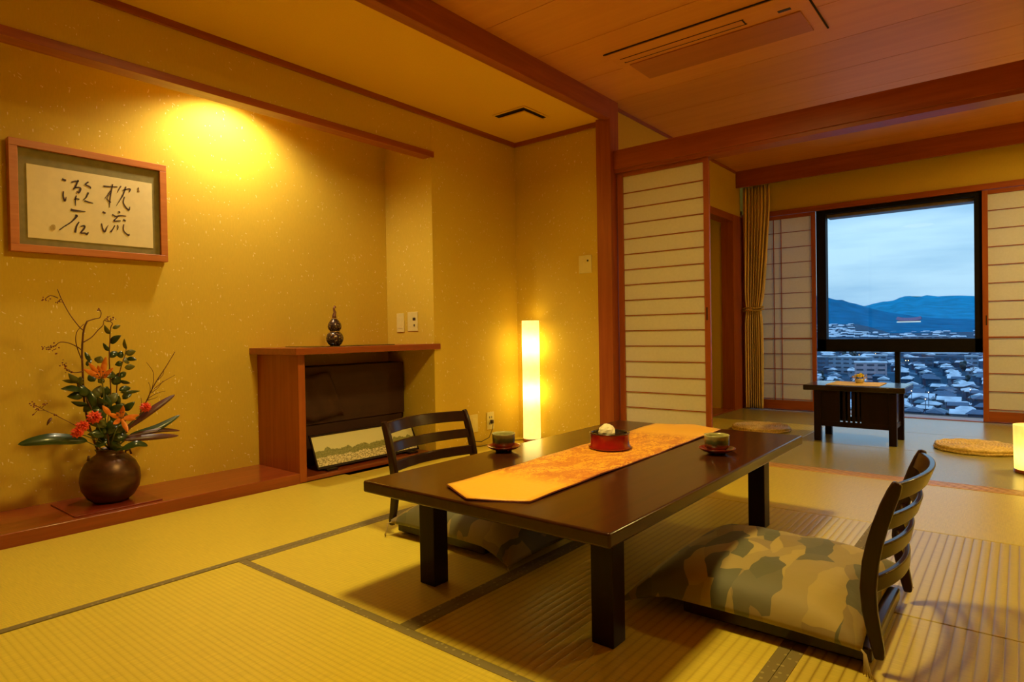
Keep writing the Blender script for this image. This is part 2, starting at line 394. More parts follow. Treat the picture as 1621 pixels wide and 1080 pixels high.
# curtain box and window wall
struct('trim_13', MB().box(XS, XR, 6.275, 6.305, 2.205, Z2), 'red_wood_x', 'dark red-brown curtain fascia near the window', .003)
struct('trim_14', MB().box(XS, XR, 6.305, 6.345, 2.222, 2.245), 'gap', 'dark curtain rail behind the fascia')
struct('wall_window', MB().box(XS-.1, XR, YW, YW+.12, 1.955, Z2+.1).box(XS-.1, XS, YW, YW+.12, -.03, 2.0), 'wall_plain', 'gold plaster band above the window')
struct('trim_15', MB().box(XS, XR, YW-.03, YW+.02, 1.905, 1.955), 'red_wood_x', 'wooden head rail over window and shoji', .002)
struct('trim_16', MB().box(XS, XR, YW-.012, YW+.20, -.03, .006), 'red_wood_x', 'wooden sill strip along the window', .002)
struct('wall_outer', MB().box(XR-.15, XR+.1, YW, YW+.35, -.12, Z2+.1).box(XS-.25, XS-.05, YW+.1, YW+.35, -.12, Z2+.1).box(XS-.2, XR, YW+.12, YW+.35, 2.0, Z2+.1), 'wall_plain')

# ------------------------------------------------------------------ window
WX0, WX1 = -1.504, -.241
win = bpy.data.objects.new('window_1', None); COL.objects.link(win); win.location = ((WX0+WX1)/2, YW+.05, 0)
tag(win, 'large black-framed picture window over the snowy town', 'window', kind='structure')
y0, y1 = YW+.005, YW+.10
f = MB()
f.box(WX0, WX0+.082, y0, y1, .576, 1.905); f.box(WX1-.055, WX1, y0, y1, .576, 1.905)
f.box(WX0, WX1, y0, y1, .576, .692); f.box(WX0+.08, WX1-.05, y0, y1, 1.868, 1.905)
f.build('upper_frame', 'black_metal', win, bevel=.003)
MB().box(WX0+.082, WX1-.055, YW+.06, YW+.20, 1.838, 1.868).build('blind_box', 'purple_metal', win, bevel=.002)
f = MB().box(-.875, -.835, YW+.04, YW+.09, .006, .58).box(WX0-.6, WX1+.6, YW+.15, YW+.19, .57, .60)
f.build('lower_mullion', 'black_metal', win)
MB().box(WX0+.03, WX1-.03, YW+.075, YW+.081, .64, 1.88).build('upper_pane', 'glass', win)
MB().box(WX0-.66, -.84, YW+.060, YW+.066, .006, .60).build('lower_pane', 'glass', win)
MB().box(-.87, WX1+.66, YW+.070, YW+.076, .006, .60).build('lower_pane', 'glass', win)
# side windows that light the paper from outside
for nme, x0, x1 in (('window_2', XS-.02, WX0-.002), ('window_3', WX1+.002, XR-.14)):
    w2 = bpy.data.objects.new(nme, None); COL.objects.link(w2); w2.location = ((x0+x1)/2, YW+.1, 0)
    tag(w2, 'window hidden behind the shoji ' + ('left' if nme[-1] == '2' else 'right') + ' of the picture window', 'window', kind='structure')
    MB().box(x0, x1, YW+.14, YW+.146, .006, 1.95).build('pane', 'glass', w2)

# ------------------------------------------------------------------ shoji
def shoji(name, label, x0, x1, y, z0, z1, wl, wr, top, bot, hz, vx, thick=None, th=.022):
    o = bpy.data.objects.new(name, None); COL.objects.link(o); o.location = ((x0+x1)/2, y, z0)
    tag(o, label, 'door', kind='structure')
    MB().box(x0, x0+wl, y, y+th, z0, z1).build('stile', 'red_wood_z', o, bevel=.002)
    MB().box(x1-wr, x1, y, y+th, z0, z1).build('stile', 'red_wood_z', o, bevel=.002)
    MB().box(x0+wl, x1-wr, y+.001, y+th-.001, z1-top, z1).build('top_rail', 'red_wood_x', o, bevel=.002)
    MB().box(x0+wl, x1-wr, y+.001, y+th-.001, z0, z0+bot).build('bottom_rail', 'red_wood_x', o, bevel=.002)
    g = MB()
    for z in hz: g.box(x0+wl, x1-wr, y+.005, y+.013, z-.0028, z+.0028)
    for x in vx: g.box(x-.003, x+.003, y+.004, y+.013, z0+bot, z1-top)
    if thick: g.box(x0+wl, x1-wr, y+.003, y+.014, thick-.006, thick+.006)
    g.build('lattice', 'red_wood_x', o)
    MB().box(x0+wl-.004, x1-wr+.004, y+.0135, y+.0145, z0+bot-.004, z1-top+.004).build('paper', 'paper', o)
    return o
d = shoji('door_1', 'tall paper shoji with close horizontal bars beside the pillar', XP1+.006, -1.495, 3.795, .004, 1.874, .040, .036, .028, .05,
          [1.733-.1035*k for k in range(17)], [])
MB().box(-1.520, -1.510, 3.7935, 3.7965, .86, .94).build('finger_pull', 'lacquer', d)
hz = [1.733-.1475*k for k in range(12) if k != 7]
d = shoji('door_2', 'shoji with a double vertical bar left of the picture window', XS+.001, -1.503, YW-.026, .008, 1.902, .035, .038, .035, .09,
          hz, [-1.885, -1.815], 1.733-.1475*7)
d = shoji('door_3', 'paper shoji right of the picture window, cut by the picture edge', -.242, .60, YW-.026, .008, 1.902, .038, .038, .035, .085,
          hz, [.29, .36], 1.733-.1475*7)
MB().box(-.222, -.213, YW-.0275, YW-.025, .80, .88).build('finger_pull', 'lacquer', d)
shoji('door_4', 'second paper shoji at the far right of the window wall', .605, 1.28, YW-.026, .008, 1.902, .038, .038, .035, .085, hz, [.9, .97], 1.733-.1475*7)

# ------------------------------------------------------------------ alcove board, shelf
struct('trim_17', MB().box(XT, XF, YN, 1.903, -.03, .054), 'platform', 'raised reddish alcove board under vase and scroll frame', .003)
sh = thing('display_shelf', 'red-brown built-in shelf under the gourd ornament', 'shelf', (-3.25, 2.38, 0))
MB().box(XT, XF+.006, 1.855, YR, .700, .737).box(XF-.002, XW+.016, 1.855, 2.925, .700, .737).build('top_board', 'platform', sh, bevel=.003)
MB().box(XT, XF, 1.903, 1.946, 0, .700).build('side_panel', 'red_wood_z', sh, bevel=.002)
MB().box(XT, XF-.004, 1.946, YR, 0, .024).build('bottom_board', 'platform', sh, bevel=.003)
cb_ = thing('covered_cabinet', 'dark brown panel filling the back of the shelf recess', 'cabinet', (-3.38, 2.40, .024))
MB().box(XT+.004, -3.285, 1.95, 2.862, .27, .615).build('upper_panel', 'cab', cb_, bevel=.004)
MB().box(XT+.004, -3.295, 1.95, 2.850, .024, .268).build('lower_panel', 'cab', cb_, bevel=.004)
cl = MB()
cl.grid(lambda u, v: (-3.272+.006*math.sin(u*19+v*4), 1.96+.30*u+.10*(1-v)*u, .30+.27*v+.01*math.sin(u*9)), 30, 8)
cl.build('draped_corner', 'cab', cb_, solid=.006, smooth=True)

# ------------------------------------------------------------------ framed panorama leaning in the shelf
def pano():
    m, t, b = newmat('panorama_print')
    tc = N(t, 'ShaderNodeTexCoord'); sp = N(t, 'ShaderNodeSeparateXYZ'); t.links.new(tc.outputs['Generated'], sp.inputs[0])
    n1 = noise(t, coords(t, (1, 9, 1)), 1.3, 6, .6); n2 = noise(t, coords(t, (1, 1, 2)), 75, 3, .7)
    h = math_(t, 'ADD', math_(t, 'MULTIPLY', n1, .62), .20)
    hill = math_(t, 'LESS_THAN', sp.outputs['Z'], h)
    town = math_(t, 'LESS_THAN', sp.outputs['Z'], math_(t, 'ADD', math_(t, 'MULTIPLY', n1, .35), .12))
    g = ramp(t, [(.35, (.16, .17, .03)), (.65, (.34, .34, .10))]); t.links.new(n2, g.inputs[0])
    w_ = ramp(t, [(.42, (.30, .26, .10)), (.56, (.85, .76, .48))]); t.links.new(n2, w_.inputs[0])
    c = mixc(t, hill, (.74, .72, .42), g.outputs[0]); c = mixc(t, town, c, w_.outputs[0])
    t.links.new(c, b.inputs['Base Color']); b.inputs['Roughness'].default_value = .35
    return m
ph = thing('panorama_picture', 'long framed panorama photograph leaning in the shelf recess', 'picture', (-3.09, 2.45, .03))
def slab(y0, y1, z0, z1, x0, x1, lean=.085):
    """a board leaning back: x falls with height"""
    vs = []
    for z in (z0, z1):
        for y in (y0, y1):
            for x in (x0, x1): vs.append((x-lean*(z-.03)/.19, y, z))
    return MB().add(vs, [(0, 2, 3, 1), (4, 5, 7, 6), (0, 1, 5, 4), (2, 6, 7, 3), (0, 4, 6, 2), (1, 3, 7, 5)])
py0, py1, pz0, pz1, pxx = 2.060, 2.835, .036, .222, -3.11
fr = slab(py0, py1, pz0, pz0+.012, pxx-.012, pxx)
for q in (slab(py0, py1, pz1-.010, pz1, pxx-.012, pxx), slab(py0, py0+.010, pz0, pz1, pxx-.012, pxx), slab(py1-.010, py1, pz0, pz1, pxx-.012, pxx)): fr.add(q.v, q.f)
fr.build('frame', 'lacquer_blk', ph, bevel=.0015)
slab(py0+.009, py1-.009, pz0+.011, pz1-.009, pxx-.008, pxx-.004).build('photograph', pano(), ph)
for y_ in (2.10, 2.72): MB().box(pxx-.05, pxx+.035, y_, y_+.07, .024, .037).build('stand_foot', 'lacquer_blk', ph, bevel=.002)

# ------------------------------------------------------------------ calligraphy
FX = XT
FY0, FY1, FZ0, FZ1 = .752, 1.405, 1.196, 1.694
cal = thing('calligraphy_frame', 'framed ink calligraphy hanging on the alcove wall above the flowers', 'picture', (FX+.02, (FY0+FY1)/2, FZ0))
f = MB(); b_ = .033; d0, d1 = FX+.002, FX+.045
f.box(d0, d1, FY0, FY1, FZ1-b_, FZ1).box(d0, d1, FY0, FY1, FZ0, FZ0+b_).box(d0, d1, FY0, FY0+b_, FZ0+b_, FZ1-b_).box(d0, d1, FY1-b_, FY1, FZ0+b_, FZ1-b_)
M['orange_wood'] = wood('orange_brown_frame', (.60, .20, .04), (.46, .13, .02), .4, 'y')
f.build('frame', 'orange_wood', cal, bevel=.002)
MB().box(d0, FX+.030, FY0+.03, FY1-.03, FZ0+.03, FZ1-.03).build('mount', plain('olive_silk_mount', (.23, .19, .055), .7), cal)
MB().box(FX+.030, FX+.032, .818, 1.338, 1.262, 1.592).build('sheet', plain('cream_paper', (.80, .68, .34), .8, var=.03), cal)
ink = plain('black_ink', (.05, .018, .008), .7)
def stroke(mb, pts, w, x=None):
    """pts in the photograph of the sheet; w = widths in mm at each point"""
    x = FX+.0335 if x is None else x
    P = [U(60+p[0]/6.75, 240+p[1]/6.75, 'x', FX+.032) for p in pts]
    P = [Vector((p.y, p.z)) for p in P]
    # resample smoothly (Catmull-Rom)
    Q = []; Wd = []
    n = len(P); w = w if isinstance(w, (list, tuple)) else [w]*n
    for i in range(n-1):
        p0, p1, p2, p3 = P[max(i-1, 0)], P[i], P[i+1], P[min(i+2, n-1)]
        for k in range(6):
            t = k/6
            Q.append(.5*((2*p1)+(p2-p0)*t+(2*p0-5*p1+4*p2-p3)*t*t+(3*p1-p0-3*p2+p3)*t**3)); Wd.append(w[i]*(1-t)+w[i+1]*t)
    Q.append(P[-1]); Wd.append(w[-1])
    vs = []; fs = []; m = len(Q)
    for i, q in enumerate(Q):
        t = (Q[min(i+1, m-1)]-Q[max(i-1, 0)])
        t = t.normalized() if t.length > 1e-9 else Vector((1, 0)); nn = Vector((-t.y, t.x))*Wd[i]*.0005
        for s_ in (1, -1):
            for xx in (x, x-.001): vs.append((xx, q.x+nn.x*s_, q.y+nn.y*s_))
    for i in range(m-1):
        a = i*4; fs += [(a, a+4, a+6, a+2), (a+1, a+3, a+7, a+5), (a, a+1, a+5, a+4), (a+2, a+6, a+7, a+3)]
    fs += [(0, 2, 3, 1), ((m-1)*4, (m-1)*4+1, (m-1)*4+3, (m-1)*4+2)]
    mb.add(vs, fs)
CH = [  # four brushed characters
    [([(700, 370), (760, 375), (850, 378)], (7, 6, 4)), ([(798, 350), (780, 440), (768, 530), (765, 600)], (5, 6, 5, 1)), ([(775, 420), (740, 470), (712, 510)], (4, 3, 1)),
     ([(775, 440), (740, 500), (762, 535), (780, 540)], (2, 3, 6, 5)), ([(888, 368), (868, 400), (848, 440)], (5, 4, 1)), ([(940, 375), (905, 470), (838, 580)], (5, 6, 1)),
     ([(905, 415), (950, 402), (985, 402), (975, 435)], (4, 5, 7, 3)), ([(925, 485), (912, 540), (935, 590), (972, 625), (982, 590)], (4, 5, 6, 7, 2))],
    [([(692, 645), (722, 660)], (8, 7)), ([(680, 768), (690, 820), (712, 858), (735, 815), (752, 785)], (4, 6, 8, 5, 1)), ([(866, 638), (872, 658)], (8, 7)),
     ([(795, 672), (830, 692), (885, 686), (942, 690)], (6, 6, 6, 3)), ([(862, 690), (838, 712), (812, 742), (850, 742), (885, 740)], (4, 4, 7, 5, 4)), ([(910, 728), (938, 742)], (8, 6)),
     ([(822, 790), (800, 830), (776, 860)], (5, 4, 9)), ([(850, 785), (855, 810), (848, 835)], (4, 5, 4)), ([(918, 778), (912, 830), (930, 865), (968, 895), (975, 880)], (4, 5, 5, 8, 3))],
    [([(258, 295), (300, 310)], (9, 9)), ([(272, 425), (270, 480), (288, 528), (302, 485)], (5, 6, 8, 2)), ([(357, 328), (400, 318), (438, 318)], (5, 7, 5)), ([(430, 305), (408, 360), (380, 405)], (6, 6, 6)),
     ([(395, 385), (440, 385), (455, 400), (435, 440), (415, 425)], (6, 6, 8, 8, 3)), ([(412, 470), (400, 520), (405, 580)], (4, 5, 1)), ([(388, 512), (415, 505), (442, 512)], (5, 5, 6)),
     ([(540, 325), (508, 352), (555, 378), (562, 398)], (6, 6, 7, 3)), ([(540, 438), (515, 490), (484, 520)], (6, 5, 3)), ([(498, 525), (540, 540), (590, 552)], (6, 6, 2))],
    [([(350, 620), (400, 632), (508, 642)], (11, 10, 3)), ([(400, 682), (415, 690), (360, 750), (282, 800), (230, 838)], (8, 9, 5, 4, 5)), ([(440, 752), (412, 800), (398, 866)], (5, 6, 9)),
     ([(455, 800), (498, 795), (492, 825), (458, 868), (500, 872), (522, 882), (540, 862)], (5, 7, 7, 6, 7, 10, 3))]]
for ch in CH:
    im = MB()
    for pts, w_ in ch: stroke(im, pts, w_)
    im.build('brushed_character', ink, cal)
seal = MB()
for k, (a_, c_) in enumerate([((1068, 385), (1078, 395)), ((1062, 398), (1082, 402)), ((1072, 388), (1070, 425)), ((1064, 412), (1084, 420)), ((1062, 425), (1086, 428))]): stroke(seal, [a_, c_], 3)
seal.build('small_seal', plain('faded_seal_ink', (.30, .16, .05), .8), cal)
seal = MB()
stroke(seal, [(140+22+24*math.cos(a*.63), 812+30*math.sin(a*.63)) for a in range(11)], 2.5)
for k in range(4): stroke(seal, [(145, 795+k*11), (182, 797+k*11)], 2)
stroke(seal, [(162, 785), (162, 840)], 2)
seal.build('round_seal', plain('pale_seal_ink', (.55, .40, .14), .8), cal)

# ------------------------------------------------------------------ wall plates, vent, air conditioner, lamp fixtures
def plate(name, label, cat, p, face, w_, h_, kind):
    t = thing(name, label, cat, p)
    def bx(a0, a1, z0, z1, d0, d1):
        if face == 'y': return MB().box(p[0]+a0, p[0]+a1, p[1]-d1, p[1]-d0, p[2]+z0, p[2]+z1)
        return MB().box(p[0]+d0, p[0]+d1, p[1]+a0, p[1]+a1, p[2]+z0, p[2]+z1)
    bx(-w_/2, w_/2, -h_/2, h_/2, .0005, .007).build('cover', 'switch', t, bevel=.002)
    if kind == 'blank': bx(-w_*.25, w_*.25, -h_*.3, h_*.3, .007, .009).build('rocker', 'switch', t, bevel=.001)
    if kind == 'jack':
        bx(w_*.05, w_*.30, h_*.06, h_*.20, .007, .010).build('socket', 'switch_dark', t, bevel=.001)
        bx(w_*.12, w_*.24, -h_*.26, -h_*.14, .007, .009).build('socket', 'switch_dark', t, bevel=.001)
    if kind == 'switch':
        bx(-w_*.30, w_*.08, -h_*.02, h_*.28, .007, .010).build('rocker', 'switch', t, bevel=.001)
        bx(w_*.16, w_*.28, h_*.14, h_*.24, .007, .009).build('indicator', 'switch_dark', t)
    if kind == 'outlet':
        for zz in (.14, -.22):
            bx(-w_*.22, -w_*.12, zz*h_, (zz+.12)*h_, .007, .0078).build('slot', 'switch_dark', t)
            bx(w_*.08, w_*.18, zz*h_, (zz+.12)*h_, .007, .0078).build('slot', 'switch_dark', t)
plate('wall_plate', 'narrow ivory switch plate above the shelf, left of the pair', 'switch', (-3.325, YR, .882), 'y', .075, .13, 'blank')
plate('wall_plate', 'square ivory socket plate above the shelf, right of the pair', 'socket', (-3.200, YR, .888), 'y', .10, .13, 'jack')
plate('light_switch', 'square ivory light switch on the back wall beside the pillar', 'switch', (-2.378, YB, 1.275), 'y', .105, .125, 'switch')
plate('wall_plate', 'blank ivory plate low on the left wall behind the chair', 'socket', (XW, 3.245, .165), 'x', .085, .125, 'blank')
plate('power_outlet', 'ivory power outlet low on the left wall near the lamp', 'socket', (XW, 3.425, .165), 'x', .075, .125, 'outlet')
vt = thing('ceiling_vent', 'square ventilation panel in the low ceiling', 'vent', (-2.58, 3.31, ZC))
MB().box(-2.715, -2.445, 3.17, 3.44, ZC-.006, ZC-.001).build('rim', 'low_ceiling', vt, bevel=.002)
MB().box(-2.700, -2.460, 3.185, 3.425, ZC-.010, ZC-.0065).build('dark_gap', 'gap', vt)
MB().box(-2.690, -2.472, 3.205, 3.425, ZC-.026, ZC-.016).build('cover_panel', 'low_ceiling', vt, bevel=.003)
MB().box(-2.60, -2.56, 3.30, 3.34, ZC-.018, ZC-.006).build('stem', 'gap', vt)
ac = thing('ceiling_air_conditioner', 'long wood-coloured air conditioner panel in the board ceiling', 'air conditioner', (-1.3, 3.36, Z2))
MB().box(-1.825, -.775, 3.12, 3.605, Z2-.010, Z2-.001).build('outer_panel', 'ceil', ac, bevel=.002)
M['ac_dark'] = wood('air_conditioner_flap', (.52, .18, .040), (.44, .15, .032), .4, 'x', sc=.5)
MB().box(-1.765, -.83, 3.305, 3.560, Z2-.017, Z2-.010).build('intake_flap', 'ac_dark', ac, bevel=.002)
MB().box(-1.765, -1.085, 3.215, 3.262, Z2-.0125, Z2-.010).build('louvre', M['ceil'], ac, bevel=.001)
g = MB().box(-1.775, -1.075, 3.262, 3.270, Z2-.0122, Z2-.0098).box(-1.775, -1.075, 3.208, 3.2115, Z2-.0122, Z2-.0098).box(-1.085, -1.078, 3.208, 3.270, Z2-.0122, Z2-.0098)
g.box(-1.83, -.77, 3.112, 3.119, Z2-.006, Z2-.0005).box(-.775, -.768, 3.112, 3.61, Z2-.006, Z2-.0005)
g.build('shadow_gap', 'gap', ac)
MB().box(-.92, -.86, 3.24, 3.262, Z2-.012, Z2-.0098).build('indicator', 'switch_dark', ac)
def emit(name, col, strength):
    m, t, b = newmat(name); b.inputs['Base Color'].default_value = (.8, .7, .4, 1)
    b.inputs['Emission Color'].default_value = (*col, 1); b.inputs['Emission Strength'].default_value = strength
    v = noise(t, coords(t), 20, 2); r = ramp(t, [(.3, (.8, .7, .4)), (.7, (.85, .75, .45))]); t.links.new(v, r.inputs[0]); t.links.new(r.outputs[0], b.inputs['Base Color'])
    return m
cl_ = thing('ceiling_lamp', 'round ceiling lamp over the dining table, above the picture edge', 'lamp', (CEIL_LAMP[0], CEIL_LAMP[1], Z2))
MB().lathe([(.22, -.006), (.22, 0)], (CEIL_LAMP[0], CEIL_LAMP[1], Z2)).build('housing', 'red_wood_x', cl_)
MB().lathe([(.19, -.010), (.20, -.008), (.20, -.006)], (CEIL_LAMP[0], CEIL_LAMP[1], Z2)).build('diffuser', emit('lit_diffuser', WARM, 1.5), cl_)
dl = thing('alcove_downlight', 'small downlight hidden above the alcove opening', 'lamp', (-3.24, 1.72, ZC))
MB().lathe([(.035, -.04), (.04, -.035), (.04, 0)], (-3.24, 1.72, ZC), 24).build('housing', 'black_metal', dl)

# ================================================================== furniture of the dining room
TZ = .353
M['table'] = wood('table_lacquer', (.055, .016, .005), (.036, .010, .004), .32, 'y', coat=.7, spec=.05, bmp=0)
M['small_top'] = wood('small_table_lacquer', (.020, .008, .006), (.012, .005, .004), .3, 'y', coat=1.0, spec=.1, bmp=0)
tb = thing('low_dining_table', 'large dark lacquered low table in the middle of the room', 'table', (-1.142, 1.99, 0))
MB().box(-1.577, -.706, 1.20, 2.778, .3165, TZ).build('tabletop', 'table', tb, bevel=.007, seg=3)
for x0, x1 in ((-1.507, -1.440), (-.862, -.797)):
    for y0_, y1_ in ((1.366, 1.428), (2.563, 2.627)):
        MB().box(x0, x1, y0_, y1_, 0, .3165).build('leg', 'lacquer_blk', tb, bevel=.003)
MB().box(-1.44, -.862, 1.382, 1.412, .285, .3165).build('cross_bar', 'lacquer_blk', tb, bevel=.002)
MB().box(-1.44, -.862, 2.58, 2.61, .285, .3165).build('cross_bar', 'lacquer_blk', tb, bevel=.002)

# ---- runner
def runner_mat():
    m, t, b = newmat('gold_brocade')
    tc = N(t, 'ShaderNodeTexCoord'); sp = N(t, 'ShaderNodeSeparateXYZ'); t.links.new(tc.outputs['Object'], sp.inputs[0])
    v1 = noise(t, coords(t, (1.0, .55, 1), (0, 0, .5)), 10, 3, .55, 2.4)
    v2 = noise(t, coords(t, (1.6, .8, 1), (0, 0, -.4)), 16, 4, .6, 3.0)
    l1 = ramp(t, [(.44, (0, 0, 0)), (.475, (1, 1, 1)), (.505, (1, 1, 1)), (.54, (0, 0, 0))]); t.links.new(v2, l1.inputs[0])
    a1 = ramp(t, [(.50, (0, 0, 0)), (.56, (1, 1, 1))]); t.links.new(v1, a1.inputs[0])
    fy = N(t, 'ShaderNodeMapRange'); fy.inputs[1].default_value = .52; fy.inputs[2].default_value = .42; t.links.new(math_(t, 'ABSOLUTE', math_(t, 'ADD', sp.outputs['Y'], .02)), fy.inputs[0])
    k = math_(t, 'MULTIPLY', math_(t, 'MAXIMUM', math_(t, 'MULTIPLY', l1.outputs[0], .95), math_(t, 'MULTIPLY', a1.outputs[0], .62)), fy.outputs[0])
    t.links.new(mixc(t, k, (.94, .50, .025), (.50, .085, .008)), b.inputs['Base Color'])
    b.inputs['Roughness'].default_value = .5; b.inputs['Sheen Weight'].default_value = .2
    bump(t, b, noise(t, coords(t, (3, 12, 1)), 9, 3), .25, .004)
    return m
rn = thing('table_runner', 'gold and orange brocade runner laid along the low table', 'table runner', (-1.175, 2.0, TZ))
def lerp(a, b, t): return a+(b-a)*t
def run_pt(u, v, grow=0):
    # u across 0..1, v along 0..1; pointed ends
    xl, xr = lerp(-1.307, -1.348, v)-grow, lerp(-1.003, -1.035, v)+grow
    tri = 1-abs(2*u-1)
    y = lerp(1.298-.079*tri-grow, 2.730+.082*tri+grow, v)
    return xl+(xr-xl)*u, y
def wob(x, y): return .0011*math.sin(9*y+7*x)+.0009*math.sin(23*y-13*x)+.0008*math.sin(37*x+5*y)
MB().grid(lambda u, v: (*run_pt(u, v), TZ+.0052+wob(*run_pt(u, v))), 12, 60).build('brocade', runner_mat(), rn, solid=.0014, smooth=True)
MB().grid(lambda u, v: (*run_pt(u, v, .003), TZ+.0032+wob(*run_pt(u, v))), 12, 60).build('lining', plain('dark_red_lining', (.16, .015, .008), .7), rn, solid=.0012, smooth=True)

# ---- bowl with sweets
M['red_lac'] = plain('red_lacquer', (.30, .010, .008), .22, coat=.5, var=.04)
M['black_lac'] = plain('black_lacquer', (.02, .012, .012), .2, coat=.5, var=.04)
bw = thing('sweets_bowl', 'round red lacquer bowl with black inside on the gold runner', 'bowl', (-1.206, 2.06, TZ+.0066))
c = (-1.206, 2.06, TZ+.0075)
MB().lathe([(.060, 0), (.078, .002), (.080, .007), (.073, .013), (.073, .052), (.074, .056), (.072, .058), (.070, .056), (.070, .022), (.0, .021)], c, 56, cap=False).build('bowl_wall', 'red_lac', bw, smooth=True)
MB().lathe([(.0, .0235), (.0685, .0235), (.0690, .054), (.0755, .0575), (.0755, .0600), (.0680, .0605), (.0665, .055), (.0665, .0265), (0, .0262)], c, 56, cap=False).build('black_lining', 'black_lac', bw, smooth=True)
M['white_paper'] = plain('white_wrapping', (.86, .80, .60), .55, var=.03)
def crumple(r, sq, seed):
    rr = random.Random(seed); m = MB().ball((0, 0, 0), r, 12, 8, sq)
    for v in m.v:
        k = 1+.09*math.sin(5*math.atan2(v.y, v.x)+3*v.z/r+seed)+rr.uniform(-.08, .08)-.22*max(0, v.z/r-.2); v.x *= k; v.y *= k; v.z *= 1+rr.uniform(-.05, .05)
    return m
for i, (dx, dy, r, sq) in enumerate(((-.012, .0, .0315, (1.05, .95, 1.02)), (.034, -.014, .014, (1.5, 1, .7)))):
    z = c[2]+.0264+r*sq[2]
    if i == 0: z += 0
    m = crumple(r, sq, i+3)
    for v in m.v: v += Vector((c[0]+dx, c[1]+dy, z))
    o = m.build('wrapped_sweet', 'white_paper')
    tag(o, ('large white wrapped sweet heaped in the red bowl', 'small white wrapped sweet at the right inside the red bowl')[i], 'sweet', 'wrapped sweets in the red bowl')

# ---- cups and saucers
def cup_mat():
    m, t, b = newmat('green_brown_glaze')
    tc = N(t, 'ShaderNodeTexCoord'); sp = N(t, 'ShaderNodeSeparateXYZ'); t.links.new(tc.outputs['Object'], sp.inputs[0])
    n = noise(t, coords(t, (1, 1, .35)), 70, 3)
    h = math_(t, 'ADD', sp.outputs['Z'], math_(t, 'MULTIPLY', n, .018))
    r = ramp(t, [(.0, (.17, .07, .03)), (.45, (.24, .10, .04)), (.55, (.05, .055, .025)), (.70, (.10, .12, .055)), (.80, (.34, .32, .14)), (1, (.42, .42, .20))])
    mr = N(t, 'ShaderNodeMapRange'); mr.inputs[1].default_value = 0; mr.inputs[2].default_value = .068; t.links.new(h, mr.inputs[0]); t.links.new(mr.outputs[0], r.inputs[0])
    t.links.new(r.outputs[0], b.inputs['Base Color']); b.inputs['Roughness'].default_value = .22; b.inputs['Coat Weight'].default_value = .3
    return m
M['cup'] = cup_mat(); M['tea'] = plain('green_tea', (.36, .38, .05), .12, var=.02)
M['saucer'] = plain('red_brown_lacquer', (.20, .020, .012), .2, coat=.5, var=.05)
def cup(x, y, lab_c, lab_s):
    s_ = MB().lathe([(.0, 0), (.030, 0), (.033, .005), (.052, .011), (.0635, .0195), (.0640, .0215), (.0615, .0215), (.050, .0150), (.033, .0105), (.0, .0100)], (0, 0, 0), 48, cap=False).build('saucer', 'saucer', None, smooth=True)
    s_.location = (x, y, TZ+.0002); tag(s_, lab_s, 'saucer', 'red lacquer saucers on the low table')
    t = thing('tea_cup', lab_c, 'cup', (x, y, TZ+.0107), 'tea cups on the low table')
    MB().lathe([(.0, .003), (.026, .003), (.027, 0), (.031, .0), (.033, .006), (.041, .013), (.0425, .025), (.0430, .050), (.0445, .0565), (.0435, .0580), (.0410, .0570), (.0395, .048), (.0390, .015), (.0, .012)], (x, y, TZ+.0107), 48, cap=False).build('cup_body', 'cup', t, smooth=True)
    MB().lathe([(.0, .045), (.0392, .045), (.0392, .0455), (.0, .0458)], (x, y, TZ+.0107), 40, cap=False).build('tea', 'tea', t, smooth=True)
cup(-1.523, 1.815, 'glazed tea cup left of the gold runner, near the floor lamp', 'red-brown saucer under the left tea cup')
cup(-.853, 2.212, 'glazed tea cup right of the gold runner', 'red-brown saucer under the right tea cup')

